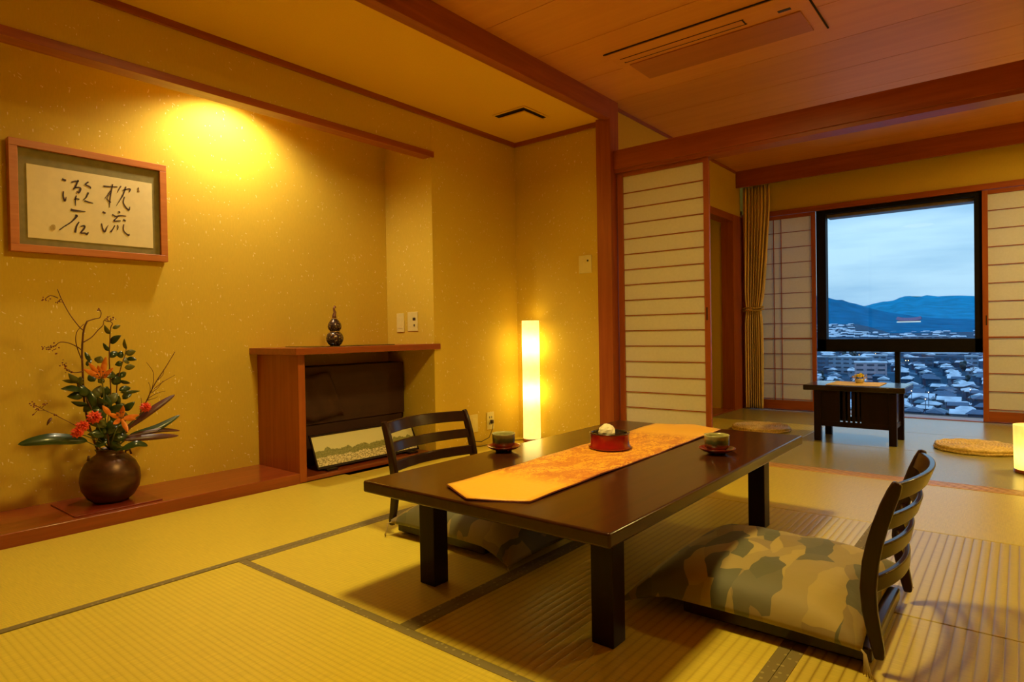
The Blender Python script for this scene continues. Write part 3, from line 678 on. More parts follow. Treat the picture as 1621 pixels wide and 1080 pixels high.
# ---- legless floor chairs
M['chairwood'] = wood('dark_chair_lacquer', (.030, .010, .006), (.018, .007, .005), .32, 'z', coat=.5, spec=.1)
def make_chair(label, loc, rz):
    t = thing('legless_chair', label, 'floor chair', loc, 'legless chairs at the low table', rz)
    pf = [(.014, .034), (.012, .053), (.004, .092), (-.005, .141), (-.008, .193), (-.003, .253), (.006, .300), (.018, .345), (.032, .390), (.045, .425), (.053, .448)]
    dp = [.020, .026, .030, .033, .035, .035, .034, .033, .031, .028, .020]
    for sg in (-1, 1):
        vs = []; n = len(pf)
        for i, (x, z) in enumerate(pf):
            a = pf[max(i-1, 0)]; b = pf[min(i+1, n-1)]; tx, tz = b[0]-a[0], b[1]-a[1]; L = math.hypot(tx, tz); nx, nz_ = tz/L, -tx/L
            for s_ in (-1, 1):
                for yy in (sg*.224, sg*.246): vs.append((x+nx*s_*dp[i]/2, yy, z+nz_*s_*dp[i]/2))
        fs = [(0, 1, 3, 2), ((n-1)*4, (n-1)*4+2, (n-1)*4+3, (n-1)*4+1)]
        for i in range(n-1):
            a = i*4; fs += [(a, a+4, a+5, a+1), (a+2, a+3, a+7, a+6), (a, a+2, a+6, a+4), (a+1, a+5, a+7, a+3)]
        MB().add(vs, fs).build('back_post', 'chairwood', t, bevel=.006, local=True, seg=3)
    def px(z):
        for i in range(len(pf)-1):
            if pf[i][1] <= z <= pf[i+1][1]: return lerp(pf[i][0], pf[i+1][0], (z-pf[i][1])/(pf[i+1][1]-pf[i][1]))
        return pf[-1][0]
    for z0, z1 in ((.176, .214), (.250, .290), (.325, .364), (.398, .444)):
        vs = []; K = 20
        for k in range(K+1):
            y = lerp(-.2225, .2225, k/K); bl = .044*(1-(y/.2225)**2)
            for (z, s_) in ((z0, -1), (z0, 1), (z1, 1), (z1, -1)): vs.append((px(z)+bl+s_*.0075, y, z+.004*(1-(y/.22)**2)*(1 if z0 > .39 else 0)))
        fs = [(0, 1, 2, 3), tuple(K*4+i for i in (3, 2, 1, 0))]
        for k in range(K):
            a = k*4
            for i in range(4): fs.append((a+i, a+(i+1) % 4, a+4+(i+1) % 4, a+4+i))
        MB().add(vs, fs).build('back_slat', 'chairwood', t, bevel=.004, local=True)
    MB().box(-.47, -.004, -.222, .222, .010, .046).build('seat', 'chairwood', t, bevel=.006, local=True)
    for sg in (-1, 1): MB().box(-.44, -.02, sg*.17-.015, sg*.17+.015, 0, .010).build('runner', 'chairwood', t, bevel=.004, local=True)
    return t
make_chair('dark legless chair on the right, its back to the viewer\'s right', (-.270, 1.875, 0), 0)
make_chair('dark legless chair on the left, beyond the table near the shelf', (-1.955, 1.875, 0), PI)

def cush_mat():
    m, t, b = newmat('leaf_patterned_fabric')
    tc = N(t, 'ShaderNodeTexCoord'); w_ = N(t, 'ShaderNodeTexNoise'); w_.inputs['Scale'].default_value = 7; t.links.new(tc.outputs['Object'], w_.inputs['Vector'])
    ad = N(t, 'ShaderNodeVectorMath', operation='MULTIPLY_ADD'); t.links.new(w_.outputs['Color'], ad.inputs[0]); ad.inputs[1].default_value = (.09, .09, .09); t.links.new(tc.outputs['Object'], ad.inputs[2])
    mp = N(t, 'ShaderNodeMapping'); mp.inputs['Scale'].default_value = (20, 8, 6); mp.inputs['Rotation'].default_value = (0, 0, .18); t.links.new(ad.outputs[0], mp.inputs[0])
    v = N(t, 'ShaderNodeTexVoronoi'); v.inputs['Scale'].default_value = 1; t.links.new(mp.outputs[0], v.inputs['Vector'])
    s_ = N(t, 'ShaderNodeSeparateColor'); t.links.new(v.outputs['Color'], s_.inputs[0])
    r = ramp(t, [(0, (.34, .26, .085)), (.26, (.11, .11, .055)), (.46, (.42, .32, .09)), (.62, (.27, .20, .075)), (.80, (.14, .13, .065))], 'CONSTANT'); t.links.new(s_.outputs[0], r.inputs[0])
    t.links.new(r.outputs[0], b.inputs['Base Color']); b.inputs['Roughness'].default_value = .65; b.inputs['Sheen Weight'].default_value = .15
    bump(t, b, noise(t, coords(t), 9, 4), .35, .01)
    return m
M['cushion'] = cush_mat()
def cushion(label, x0, x1, y0_, y1_, back):
    """back = +1 when the chair back is at x1, -1 at x0"""
    t = thing('floor_cushion', label, 'cushion', ((x0+x1)/2, (y0_+y1_)/2, .06), 'patterned cushions on the floor chairs')
    K = 28
    def base(u):   # height of the underside: on the seat, then drooping to the floor at the front
        d = (1-u) if back > 0 else u      # distance from the back, 0..1
        return .048 if d < .78 else .048-.042*min(1, ((d-.78)/.22))**1.3
    def edge(u, v):
        a, b = 2*u-1, 2*v-1
        # corners pulled out, sides a little drawn in
        sx = 1-.045*(1-b*b); sy = 1-.05*(1-a*a)
        return (x0+x1)/2+(x1-x0)/2*a*(sx if abs(a) > .0 else 1), (y0_+y1_)/2+(y1_-y0_)/2*b*sy
    def top(u, v):
        a, b = abs(2*u-1), abs(2*v-1); x, y = edge(u, v)
        puff = ((1-a**3.2)*(1-b**3.2))**.55
        wr = .006*math.sin(17*u+9*v)*math.sin(7*v+3*u)*(1-max(a, b))+.004*math.sin(40*u)*max(0, b-.5)*(1-b)*4
        return x, y, base(u)+.026+.084*puff+wr-.008*max(a, b)**6
    def bot(u, v):
        a, b = abs(2*u-1), abs(2*v-1); x, y = edge(u, v)
        puff = ((1-a**3)*(1-b**3))**.6
        return x, y, base(u)+.004+.0*puff-.012*max(a, b)**8*(1 if base(u) > .05 else 0)
    m = MB(); m.grid(top, K, K); m.grid(bot, K, K)
    n = K+1; Bn = n*n
    for i in range(K):
        m.f += [(i, i+1, Bn+i+1, Bn+i), (K*n+i, Bn+K*n+i, Bn+K*n+i+1, K*n+i+1), (i*n, Bn+i*n, Bn+(i+1)*n, (i+1)*n), (i*n+K, (i+1)*n+K, Bn+(i+1)*n+K, Bn+i*n+K)]
    m.build('cover', 'cushion', t, smooth=True)
    # corner tassels
    M.setdefault('thread', plain('pale_thread', (.42, .32, .14), .8))
    for u, v in ((0, 0), (1, 0), (0, 1), (1, 1)):
        x, y, z = top(u, v); r_ = MB()
        sx = -1 if u == 0 else 1; sy = -1 if v == 0 else 1
        for k in range(5):
            q = (k-2)*.004
            r_.tube([(x-sx*.004, y-sy*.004, z-.008), (x+sx*.008+q*.3, y+sy*.010, z-.014), (x+sx*.014+q, y+sy*.014-q, max(z-.05, .007)), (x+sx*.018+q*1.6, y+sy*.018-q, max(z-.082, .004))], .0014, 5)
        r_.build('corner_tassel', 'thread', t, smooth=True)
    return t
cushion('leaf-patterned cushion on the right floor chair, half in the table shadow', -.905, -.288, 1.615, 2.225, 1)
cushion('leaf-patterned cushion on the left floor chair, mostly hidden under the table', -1.945, -1.345, 1.615, 2.225, -1)

# ---- glowing floor lamp
def glow(name, hot, col, base, peak):
    """lit paper shade: brighter beside each bulb"""
    m, t, b = newmat(name)
    tc = N(t, 'ShaderNodeTexCoord'); sp = N(t, 'ShaderNodeSeparateXYZ'); t.links.new(tc.outputs['Object'], sp.inputs[0])
    s_ = None
    for z0, w_ in hot:
        g_ = math_(t, 'MULTIPLY', math_(t, 'ADD', sp.outputs['Z'], -z0), 1/w_)
        g_ = math_(t, 'POWER', 2.718, math_(t, 'MULTIPLY', math_(t, 'MULTIPLY', g_, g_), -1))
        s_ = g_ if s_ is None else math_(t, 'ADD', s_, g_)
    n = noise(t, coords(t), 28, 4, .6)
    st = math_(t, 'MULTIPLY', math_(t, 'MULTIPLY_ADD', s_, peak-base, base), math_(t, 'MULTIPLY_ADD', n, .6, .7))
    b.inputs['Emission Color'].default_value = (*col, 1); t.links.new(st, b.inputs['Emission Strength'])
    b.inputs['Base Color'].default_value = (.85, .78, .55, 1); b.inputs['Roughness'].default_value = .8
    r = ramp(t, [(.3, (.80, .72, .50)), (.7, (.88, .80, .58))]); t.links.new(n, r.inputs[0]); t.links.new(r.outputs[0], b.inputs['Base Color'])
    return m
fl = thing('floor_lamp', 'tall glowing cylindrical paper lamp in the corner', 'lamp', (-2.80, 3.665, 0))
MB().lathe([(.064, .02), (.0635, .12), (.062, .3), (.0625, .5), (.064, .7), (.063, .86), (.0625, .888)], (-2.80, 3.665, 0), 40, cap=False).build('lamp_shade', glow('lit_lamp_paper', ((.70, .09), (.36, .08)), (1, .74, .19), 1.15, 6.2), fl, smooth=True, solid=.002)
MB().lathe([(.066, 0), (.068, .004), (.068, .022), (.02, .026)], (-2.80, 3.665, 0), 36).build('base', 'red_wood_z', fl, smooth=True)
MB().tube([(-2.80, 3.665, .02), (-2.80, 3.665, .78)], .006).build('inner_rod', 'black_metal', fl)
cd = MB().tube([(-2.862, 3.655, .006), (-2.92, 3.60, .004), (-2.955, 3.52, .004), (-2.965, 3.44, .004), (-2.955, 3.36, .004), (-2.96, 3.26, .005), (-2.975, 3.16, .02), (-2.982, 3.20, .05), (-2.978, 3.30, .03), (-2.972, 3.38, .05), (-2.972, 3.42, .11), (-2.975, 3.428, .150), (-2.985, 3.428, .158)], .0028, 8)
cd.box(-2.992, -2.975, 3.418, 3.438, .146, .170)
cd.build('power_cord', 'cord', fl, smooth=True)

# ---- lantern at the right edge
ln = thing('paper_lantern', 'glowing squat paper lantern at the right picture edge', 'lamp', (.055, 4.37, 0))
MB().lathe([(.086, .02), (.088, .10), (.090, .20), (.091, .258)], (.055, 4.37, 0), 40, cap=False).build('lantern_shade', glow('lit_lantern_paper', ((.09, .07),), (1, .70, .13), .95, 2.6), ln, smooth=True, solid=.002)
MB().lathe([(.086, 0), (.089, .004), (.089, .018), (.03, .024)], (.055, 4.37, 0), 36).build('base', 'platform', ln, smooth=True)

# ---- round straw cushions
def straw():
    m, t, b = newmat('braided_straw')
    n = noise(t, coords(t), 90, 3); r = ramp(t, [(.3, (.58, .37, .09)), (.7, (.92, .68, .25))]); t.links.new(n, r.inputs[0])
    t.links.new(r.outputs[0], b.inputs['Base Color']); b.inputs['Roughness'].default_value = .6; bump(t, b, n, .4, .003)
    return m
M['straw'] = straw()
def straw_mat(label, x, y, rad):
    t = thing('round_straw_cushion', label, 'cushion', (x, y, 0), 'round straw cushions in the window room')
    pts = []; turns = 12; K = 44
    m = MB()
    for k in range(turns*K+1):
        a = 2*PI*k/K; r_ = .010+(rad-.012)*k/(turns*K)
        w_ = .0028*math.sin(a*13)
        pts.append((x+(r_+w_*.4)*math.cos(a), y+(r_+w_*.4)*math.sin(a), .028+w_))
    m.tube(pts, .0105, 7); m.build('top_coil', 'straw', t, smooth=True)
    m = MB(); pts = []
    for k in range(K*2+1):
        a = 2*PI*k/K; pts.append((x+(rad-.004)*math.cos(a), y+(rad-.004)*math.sin(a), .0115+.002*math.sin(a*11)))
    m.tube(pts[:K+1], .0105, 7); m.build('rim_coil', 'straw', t, smooth=True)
    MB().lathe([(rad-.01, .002), (rad-.006, .008), (rad-.012, .020)], (x, y, 0), 40).build('base', 'straw', t)
    return t
straw_mat('round straw cushion left of the small black table', -1.600, 5.085, .215)
straw_mat('round straw cushion right of the small black table, next to the lantern', -.225, 4.985, .225)

# ---- small black table
st = thing('small_black_table', 'small black slatted table in front of the window', 'table', (-.905, 5.0, 0))
MB().box(-1.215, -.590, 4.795, 5.215, .358, .396).build('tabletop', 'small_top', st, bevel=.006, seg=3)
for x0, x1 in ((-1.150, -1.104), (-.688, -.642)):
    for y0_, y1_ in ((4.822, 4.862), (5.145, 5.185)): MB().box(x0, x1, y0_, y1_, 0, .358).build('leg', 'lacquer_blk', st, bevel=.002)
for y_ in (4.832, 5.157):
    MB().box(-1.104, -.688, y_, y_+.018, .105, .140).build('rail', 'lacquer_blk', st, bevel=.002)
    MB().box(-1.104, -.985, y_+.002, y_+.014, .140, .358).build('panel', 'lacquer_blk', st)
    MB().box(-.852, -.688, y_+.002, y_+.014, .140, .358).build('panel', 'lacquer_blk', st)
    for k in range(4 if y_ < 5 else 3):
        x_ = -.966+k*.0295
        if y_ > 5: x_ = (-.975, -.925, -.880)[k]
        MB().box(x_, x_+(.0165 if y_ < 5 else (.038, .036, .030)[k]), y_+.002+.012*(y_ > 5), y_+.014+.012*(y_ > 5), .140, .358).build('slat', 'lacquer_blk', st)
for x_ in (-1.136, -.674):
    MB().box(x_, x_+.018, 4.862, 5.145, .105, .140).build('rail', 'lacquer_blk', st)
    MB().box(x_+.002, x_+.014, 4.862, 5.145, .140, .358).build('side_panel', 'small_top', st)
cl2 = MB().grid(lambda u, v: (lerp(-1.075, -.745, u), lerp(4.825, 5.165, v), .3985+.0006*math.sin(9*u+7*v)), 8, 8)
tag(cl2.build('small_tablecloth', plain('yellow_cloth', (.92, .62, .12), .7), None, solid=.002), 'small yellow cloth on the small black table', 'tablecloth')
fb = thing('small_flower_bowl', 'tiny bowl of yellow and white flowers on the small black table', 'flowers', (-.900, 5.06, .3997))
c = (-.900, 5.06, .3997)
MB().lathe([(.0, 0), (.022, 0), (.030, .010), (.032, .022), (.028, .032), (.026, .032), (.029, .021), (.027, .011), (.0, .004)], c, 24, cap=False).build('bowl', plain('pale_pot', (.55, .50, .45), .2), fb, smooth=True)
yl = MB(); wh = MB(); rr = random.Random(5)
for k in range(26):
    a = rr.uniform(0, 2*PI); r_ = .030*math.sqrt(rr.random()); yl.ball((c[0]+.75*r_*math.cos(a)+.004, c[1]+.75*r_*math.sin(a), c[2]+.052+.014*rr.random()-.2*r_), rr.uniform(.005, .009), 7, 5)
for k in range(46):
    a = rr.uniform(0, 2*PI); r_ = rr.uniform(.018, .052); z_ = rr.uniform(.022, .058); wh.ball((c[0]+r_*math.cos(a)-.004, c[1]+r_*math.sin(a)*.8, c[2]+z_), rr.uniform(.003, .006), 6, 4)
yl.build('yellow_blooms', plain('yellow_petals', (.95, .72, .03), .6), fb, smooth=True)
wh.build('small_white_blooms', plain('pinkish_white_petals', (.75, .58, .50), .6), fb, smooth=True)
gn = MB()
for k in range(18):
    a = rr.uniform(0, 2*PI); r_ = rr.uniform(.01, .045); gn.tube([(c[0], c[1], c[2]+.010), (c[0]+r_*.5*math.cos(a), c[1]+r_*.5*math.sin(a), c[2]+.036), (c[0]+r_*math.cos(a), c[1]+r_*math.sin(a)*.8, c[2]+.056)], .0010, 4)
gn.build('stems', plain('thin_green_stems', (.10, .16, .03), .6), fb)

# ---- curtain
def curtain_mat():
    m, t, b = newmat('striped_gold_curtain')
    tc = N(t, 'ShaderNodeTexCoord'); sp = N(t, 'ShaderNodeSeparateXYZ'); t.links.new(tc.outputs['UV'], sp.inputs[0])
    s_ = math_(t, 'FRACT', math_(t, 'MULTIPLY', sp.outputs['X'], 19))
    r = ramp(t, [(0, (.88, .62, .22)), (.42, (.50, .40, .26)), (.52, (.26, .22, .18)), (.60, (.55, .38, .18)), (.68, (.92, .66, .24))], 'CONSTANT'); t.links.new(s_, r.inputs[0])
    t.links.new(r.outputs[0], b.inputs['Base Color']); b.inputs['Roughness'].default_value = .7; b.inputs['Sheen Weight'].default_value = .2
    return m
ct = thing('tied_curtain', 'gold striped curtain gathered with a tieback left of the window', 'curtain', (-2.06, 6.365, 0))
def cur(u, v):
    z = lerp(.012, 2.216, v)
    xl = -2.158
    xr = lerp(-1.985, -1.985, 0) if z < 1.0 else lerp(-1.985, -1.900, min(1, ((z-1.0)/1.0))**.8)
    if z < 1.0: xr = lerp(-1.985, -1.985, 0)+.004*math.sin(z*3)
    pin = math.exp(-((z-1.0)/.10)**2)
    xl += .010*pin; xr -= .012*pin
    am = .021*(1-.45*pin)
    x = lerp(xl, xr, u)+.004*math.sin(u*9*2*PI+1)
    y = 6.375+am*math.sin(u*8*2*PI+.6*math.sin(z*2))
    return x, y, z
g = MB().grid(cur, 120, 40); o = g.build('fabric', curtain_mat(), ct, smooth=True, solid=.002)
uv = o.data.uv_layers.new(name='UVMap')
for lp in o.data.loops:
    i = lp.vertex_index; uv.data[lp.index].uv = ((i % 121)/120, (i//121)/40)
tb_ = MB()
for dz in (-.012, .012):
    tb_.tube([(-2.165+.0, 6.385, .99+dz), (-2.160, 6.345, .995+dz), (-2.10, 6.335, 1.00+dz), (-2.03, 6.335, .992+dz), (-1.978, 6.350, 1.0+dz), (-1.975, 6.385, 1.006+dz), (-2.05, 6.402, 1.005+dz), (-2.165, 6.385, .99+dz)], .0075, 7)
tb_.build('tieback', plain('gold_braid', (.55, .36, .11), .6), ct, smooth=True)

# ================================================================== alcove ornaments
gd = thing('gourd_ornament', 'dark double-gourd shaped ornament on the shelf', 'ornament', (-3.215, 2.262, .7415))
def gourd_mat():
    m, t, b = newmat('mottled_bronze_glaze')
    v = N(t, 'ShaderNodeTexVoronoi'); v.inputs['Scale'].default_value = 95; t.links.new(coords(t), v.inputs['Vector'])
    r = ramp(t, [(.15, (.30, .20, .06)), (.4, (.09, .05, .03)), (.8, (.035, .018, .02))]); t.links.new(v.outputs['Distance'], r.inputs[0])
    t.links.new(r.outputs[0], b.inputs['Base Color']); b.inputs['Roughness'].default_value = .25; b.inputs['Metallic'].default_value = .3; b.inputs['Coat Weight'].default_value = .4
    return m
c = (-3.215, 2.262, .7415)
MB().lathe([(.0, 0), (.028, 0), (.040, .010), (.0500, .030), (.0520, .046), (.046, .066), (.034, .079), (.026, .084), (.030, .090), (.038, .100), (.041, .114), (.038, .130), (.028, .146), (.018, .158), (.016, .163), (.0, .165)], c, 40, cap=False).build('body', gourd_mat(), gd, smooth=True)
dg = plain('dull_gold', (.55, .38, .12), .3, metal=.8)
for zz, rr_ in ((.0835, .0275), (.162, .0165)):
    MB().tube([(c[0]+rr_*math.cos(a*PI/12), c[1]+rr_*math.sin(a*PI/12), c[2]+zz) for a in range(25)], .0028, 6).build('gold_band', dg, gd, smooth=True)
MB().tube([(c[0], c[1], c[2]+.16), (c[0], c[1]-.002, c[2]+.18), (c[0], c[1]+.004, c[2]+.20), (c[0], c[1]-.004, c[2]+.222), (c[0], c[1]+.006, c[2]+.236)], [.016, .012, .009, .006, .008], 10).build('stopper', plain('reddish_stopper', (.16, .06, .03), .4, metal=.2), gd, smooth=True)
tag(MB().box(-3.36, -3.065, 2.02, 2.60, .7372, .7412).build('ornament_mat', 'black_lac'), 'thin black mat under the gourd ornament', 'mat')
vb = MB().box(-3.405, -3.080, .868, 1.215, .0542, .0602)
tag(vb.build('vase_board', plain('dark_red_board', (.22, .030, .012), .3, coat=.3), None, bevel=.001), 'thin dark red square board under the flower vase', 'board')
def vase_mat():
    m, t, b = newmat('copper_brown_glaze')
    n = noise(t, coords(t, (1, 1, 2.5)), 12, 4); r = ramp(t, [(.3, (.045, .018, .007)), (.7, (.11, .042, .014))]); t.links.new(n, r.inputs[0])
    t.links.new(r.outputs[0], b.inputs['Base Color']); b.inputs['Roughness'].default_value = .36; b.inputs['Metallic'].default_value = .35
    return m
VC = Vector((-3.245, 1.058, .0603))
vs_ = thing('flower_vase', 'round brown glazed vase on the alcove board', 'vase', tuple(VC))
MB().lathe([(.0, .003), (.058, .003), (.060, 0), (.066, 0), (.092, .022), (.114, .060), (.121, .100), (.117, .140), (.100, .178), (.074, .204), (.058, .214), (.052, .222), (.056, .236), (.060, .240), (.053, .240), (.046, .222), (.05, .212), (.09, .17), (.10, .10), (.05, .02), (.0, .02)], tuple(VC), 56, cap=False).build('body', vase_mat(), vs_, smooth=True)
for sg in (-1, 1):
    p = VC+Vector((.035*sg*-.3, .078*sg, .205))
    MB().tube([p+Vector((0, -.012, -.006)), p+Vector((0, -.010*1, .012)), p+Vector((0, .008*sg, .016)), p+Vector((0, .014*sg, -.006))], .005, 8).build('lug', vase_mat(), vs_, smooth=True)

VM = VC+Vector((0, 0, .215))     # the mouth of the vase
def fp(px, py, x=-3.2): return U(px, py, 'x', x)
M['branch'] = plain('brown_branch', (.13, .045, .022), .7); M['berry'] = plain('dark_red_berries', (.22, .045, .03), .4)
M['leaf'] = plain('dark_glossy_leaf', (.030, .060, .016), .30, coat=.2, var=.3, vs=14)
M['leaf_l'] = plain('olive_leaf', (.12, .13, .03), .4, var=.25, vs=14)
M['redleaf'] = plain('dark_red_leaf', (.10, .030, .022), .4, var=.3, vs=14)
M['stem'] = plain('green_stem', (.09, .11, .03), .5)
def petal_mat(name, a, b_):
    m, t, b = newmat(name); n = noise(t, coords(t), 45, 3); r = ramp(t, [(.3, a), (.7, b_)]); t.links.new(n, r.inputs[0])
    t.links.new(r.outputs[0], b.inputs['Base Color']); b.inputs['Roughness'].default_value = .45; b.inputs['Subsurface Weight'].default_value = .0
    return m
M['lily'] = petal_mat('orange_lily_petals', (.85, .22, .025), (.95, .36, .06))
M['carn'] = petal_mat('red_carnation_petals', (.75, .05, .015), (.90, .12, .04))
def leaf(mb, a, b, w, up_=None, curl=.12, cup_=.12, n=7, shape=.75):
    """blade from a to b, widest near the middle"""
    a, b = Vector(a), Vector(b); d = b-a; L = d.length; t = d.normalized()
    nrm = Vector(up_) if up_ else Vector((1, -.55, .25)); nrm = (nrm-t*nrm.dot(t)).normalized(); s_ = t.cross(nrm)
    vs = []
    for i in range(n+1):
        u = i/n; ww = w*.5*max(.02, math.sin(PI*u**shape))**.8 if i < n else w*.01
        c_ = a+d*u+nrm*(curl*L*math.sin(PI*u)); th = .0006
        for k, q in enumerate((-1, 0, 1)):
            p = c_+s_*ww*q+nrm*(abs(q)*cup_*ww)
            vs += [p+nrm*th, p-nrm*th]
    fs = []
    for i in range(n):
        o_ = i*6
        for k in (0, 2): fs += [(o_+k, o_+k+2, o_+k+8, o_+k+6), (o_+k+1, o_+k+7, o_+k+9, o_+k+3)]
        fs += [(o_, o_+6, o_+7, o_+1), (o_+4, o_+5, o_+11, o_+10)]
    fs += [(0, 1, 3, 2), (2, 3, 5, 4), (n*6, n*6+2, n*6+3, n*6+1), (n*6+2, n*6+4, n*6+5, n*6+3)]
    return mb.add(vs, fs)
def smooth_pts(P, k=5):
    P = [Vector(p) for p in P]; Q = []
    for i in range(len(P)-1):
        p0, p1, p2, p3 = P[max(i-1, 0)], P[i], P[i+1], P[min(i+2, len(P)-1)]
        for j in range(k):
            t = j/k; Q.append(.5*((2*p1)+(p2-p0)*t+(2*p0-5*p1+4*p2-p3)*t*t+(3*p1-p0-3*p2+p3)*t**3))
    return Q+[P[-1]]
def spray(mb, pts2, r0, r1, x0=-3.2, x1=None):
    x1 = x0 if x1 is None else x1; n = len(pts2)
    P = smooth_pts([fp(p[0], p[1], lerp(x0, x1, i/(n-1))) for i, p in enumerate(pts2)])
    mb.tube(P, [lerp(r0, r1, i/(len(P)-1)) for i in range(len(P))], 6); return P
# berry branch
bb = thing('berry_branch', 'tall thin bare branch with small red berries rising from the vase', 'branch', tuple(VM))
tw = MB()
P0 = smooth_pts([VM-Vector((0, 0, .12)), fp(146, 690, -3.24), fp(134, 640, -3.23), fp(131, 588, -3.22), fp(130, 554, -3.21), fp(132.6, 523, -3.2), fp(137.8, 509, -3.2)])
tw.tube(P0, [lerp(.0052, .0036, i/(len(P0)-1)) for i in range(len(P0))], 7)
for q in ([(132, 523), (125, 517), (110, 497), (98, 475), (91, 458)], [(92, 472), (80, 468), (71, 474)], [(96, 474), (90, 480)],
          [(129, 554), (120, 548), (108, 543), (95, 542), (86, 548), (72, 551)], [(131, 573), (124, 556), (120, 540), (122, 525), (133, 513)], [(137, 509), (150, 505), (158, 503), (160, 495), (157, 491)],
          [(132, 542), (145, 534), (155, 523), (163, 515), (165, 507), (175, 500)], [(165, 507), (172, 509), (180, 505)], [(132, 588), (118, 590), (106, 586), (102, 576)]): spray(tw, q, .0024, .0013)
tw.build('twigs', 'branch', bb, smooth=True)
br = MB(); rr = random.Random(11)
for cx_, cy_, n_, s_ in ((72, 474, 8, 5), (92, 479, 6, 4), (66, 550, 5, 4), (76, 551, 9, 5), (86, 549, 9, 5), (88, 560, 2, 2), (157, 491, 4, 2), (172, 503, 4, 4), (180, 505, 4, 4), (102, 577, 9, 6), (106, 586, 7, 5), (113, 589, 4, 3)):
    br = MB()
    for k in range(n_): br.ball(fp(cx_+rr.gauss(0, s_*.6), cy_+rr.gauss(0, s_*.5), -3.2+rr.uniform(-.015, .015)), rr.uniform(.0022, .0036), 6, 4)
    br.build('berry_cluster', 'berry', bb, smooth=True)
b2 = thing('berry_branch', 'low drooping branch with berries and one reddish leaf left of the vase flowers', 'branch', tuple(VM))
tw = MB(); tw.tube(smooth_pts([VM-Vector((0, 0, .10)), fp(150, 690, -3.22), fp(118, 673, -3.19), fp(87, 657, -3.17), fp(72, 650, -3.17), fp(58, 643, -3.17)]), .0015, 6)
for q in ([(72, 650), (60, 650), (54, 656)], [(66, 646), (72, 640)], [(62, 645), (52, 640)]): spray(tw, q, .0014, .001, -3.17)
tw.build('twigs', 'branch', b2, smooth=True)
br = MB()
for cx_, cy_, n_, s_ in ((52, 640, 8, 4), (60, 645, 8, 5), (54, 656, 3, 2), (70, 640, 5, 3), (88, 656, 4, 3)):
    br = MB()
    for k in range(n_): br.ball(fp(cx_+rr.gauss(0, s_*.7), cy_+rr.gauss(0, s_*.5), -3.17+rr.uniform(-.015, .015)), rr.uniform(.0022, .0036), 6, 4)
    br.build('berry_cluster', 'berry', b2, smooth=True)
lf = MB(); leaf(lf, fp(82, 661, -3.17), fp(74, 674, -3.16), .012); lf.build('leaf', 'redleaf', b2, smooth=True)
# camellia branches: stem line, then leaves as (base, tip, width mm)
def leafy(name_label, stem, leaves, x):
    t = thing('leafy_branch', name_label, 'branch', tuple(VM))
    tw = MB(); n = len(stem)
    P = smooth_pts([VM-Vector((0, 0, .12)), VM+Vector((0, 0, .01))]+[fp(p[0], p[1], x) for p in stem]); tw.tube(P, [lerp(.0036, .0016, i/(len(P)-1)) for i in range(len(P))], 6)
    tw.build('stem', 'branch', t, smooth=True)
    rr = random.Random(len(leaves)*7)
    for (a, b, w_) in leaves:
        m = MB(); dx = rr.uniform(-.03, .03)
        leaf(m, fp(*a, x), fp(*b, x+dx), w_/1000*1.35, (1, rr.uniform(-1.1, .1), rr.uniform(-.3, .9)), rr.uniform(.04, .16), .18)
        m.build('leaf', 'leaf' if rr.random() < .8 else 'leaf_l', t, smooth=True)
leafy('upright leafy branch rising above the upper orange lily', [(176, 660), (175, 610), (173, 570), (174, 540), (175, 520), (178, 512), (170, 507)],
      [((174, 529), (165, 514), 15), ((178, 520), (191, 515), 13), ((175, 544), (192, 531), 26), ((173, 556), (163, 543), 14), ((173, 566), (186, 557), 22), ((155, 575), (160, 564), 28), ((142, 572), (134, 557), 14), ((138, 580), (145, 568), 16),
       ((176, 600), (192, 606), 30), ((170, 612), (160, 630), 30), ((178, 622), (190, 640), 30), ((168, 640), (152, 652), 34), ((180, 650), (196, 668), 32), ((165, 600), (155, 606), 26), ((182, 592), (168, 598), 26), ((150, 604), (140, 594), 26), ((166, 588), (176, 600), 24)], -3.215)
leafy('leafy branch leaning right behind the flowers', [(184, 660), (184, 630), (186, 605), (192, 580), (198, 562), (200, 550)],
      [((200, 553), (197, 536), 13), ((198, 560), (215, 556), 22), ((201, 568), (217, 570), 17), ((196, 562), (184, 562), 24), ((194, 574), (182, 578), 20), ((197, 582), (214, 580), 20), ((193, 590), (185, 603), 22), ((190, 602), (206, 607), 15),
       ((188, 618), (207, 614), 22), ((190, 622), (222, 619), 12), ((194, 632), (209, 624), 26), ((194, 570), (205, 575), 24), ((184, 640), (200, 648), 28), ((182, 626), (172, 634), 26), ((196, 650), (214, 636), 24), ((188, 596), (200, 590), 20), ((188, 655), (205, 665), 28)], -3.225)
leafy('bushy leafy branch on the left side of the flowers', [(158, 672), (146, 650), (136, 630), (126, 612), (118, 602)],
      [((124, 606), (108, 591), 22), ((122, 604), (98, 602), 14), ((128, 618), (96, 616), 26), ((132, 626), (106, 628), 28), ((138, 640), (112, 636), 18), ((126, 610), (128, 596), 24), ((138, 628), (122, 608), 28), ((146, 640), (132, 652), 26),
       ((150, 648), (140, 616), 30), ((152, 660), (136, 664), 26), ((160, 664), (150, 640), 32), ((148, 632), (160, 610), 30), ((158, 680), (146, 694), 30), ((168, 684), (180, 700), 34), ((176, 690), (190, 704), 34), ((165, 676), (158, 700), 34), ((186, 680), (198, 695), 30)], -3.205)
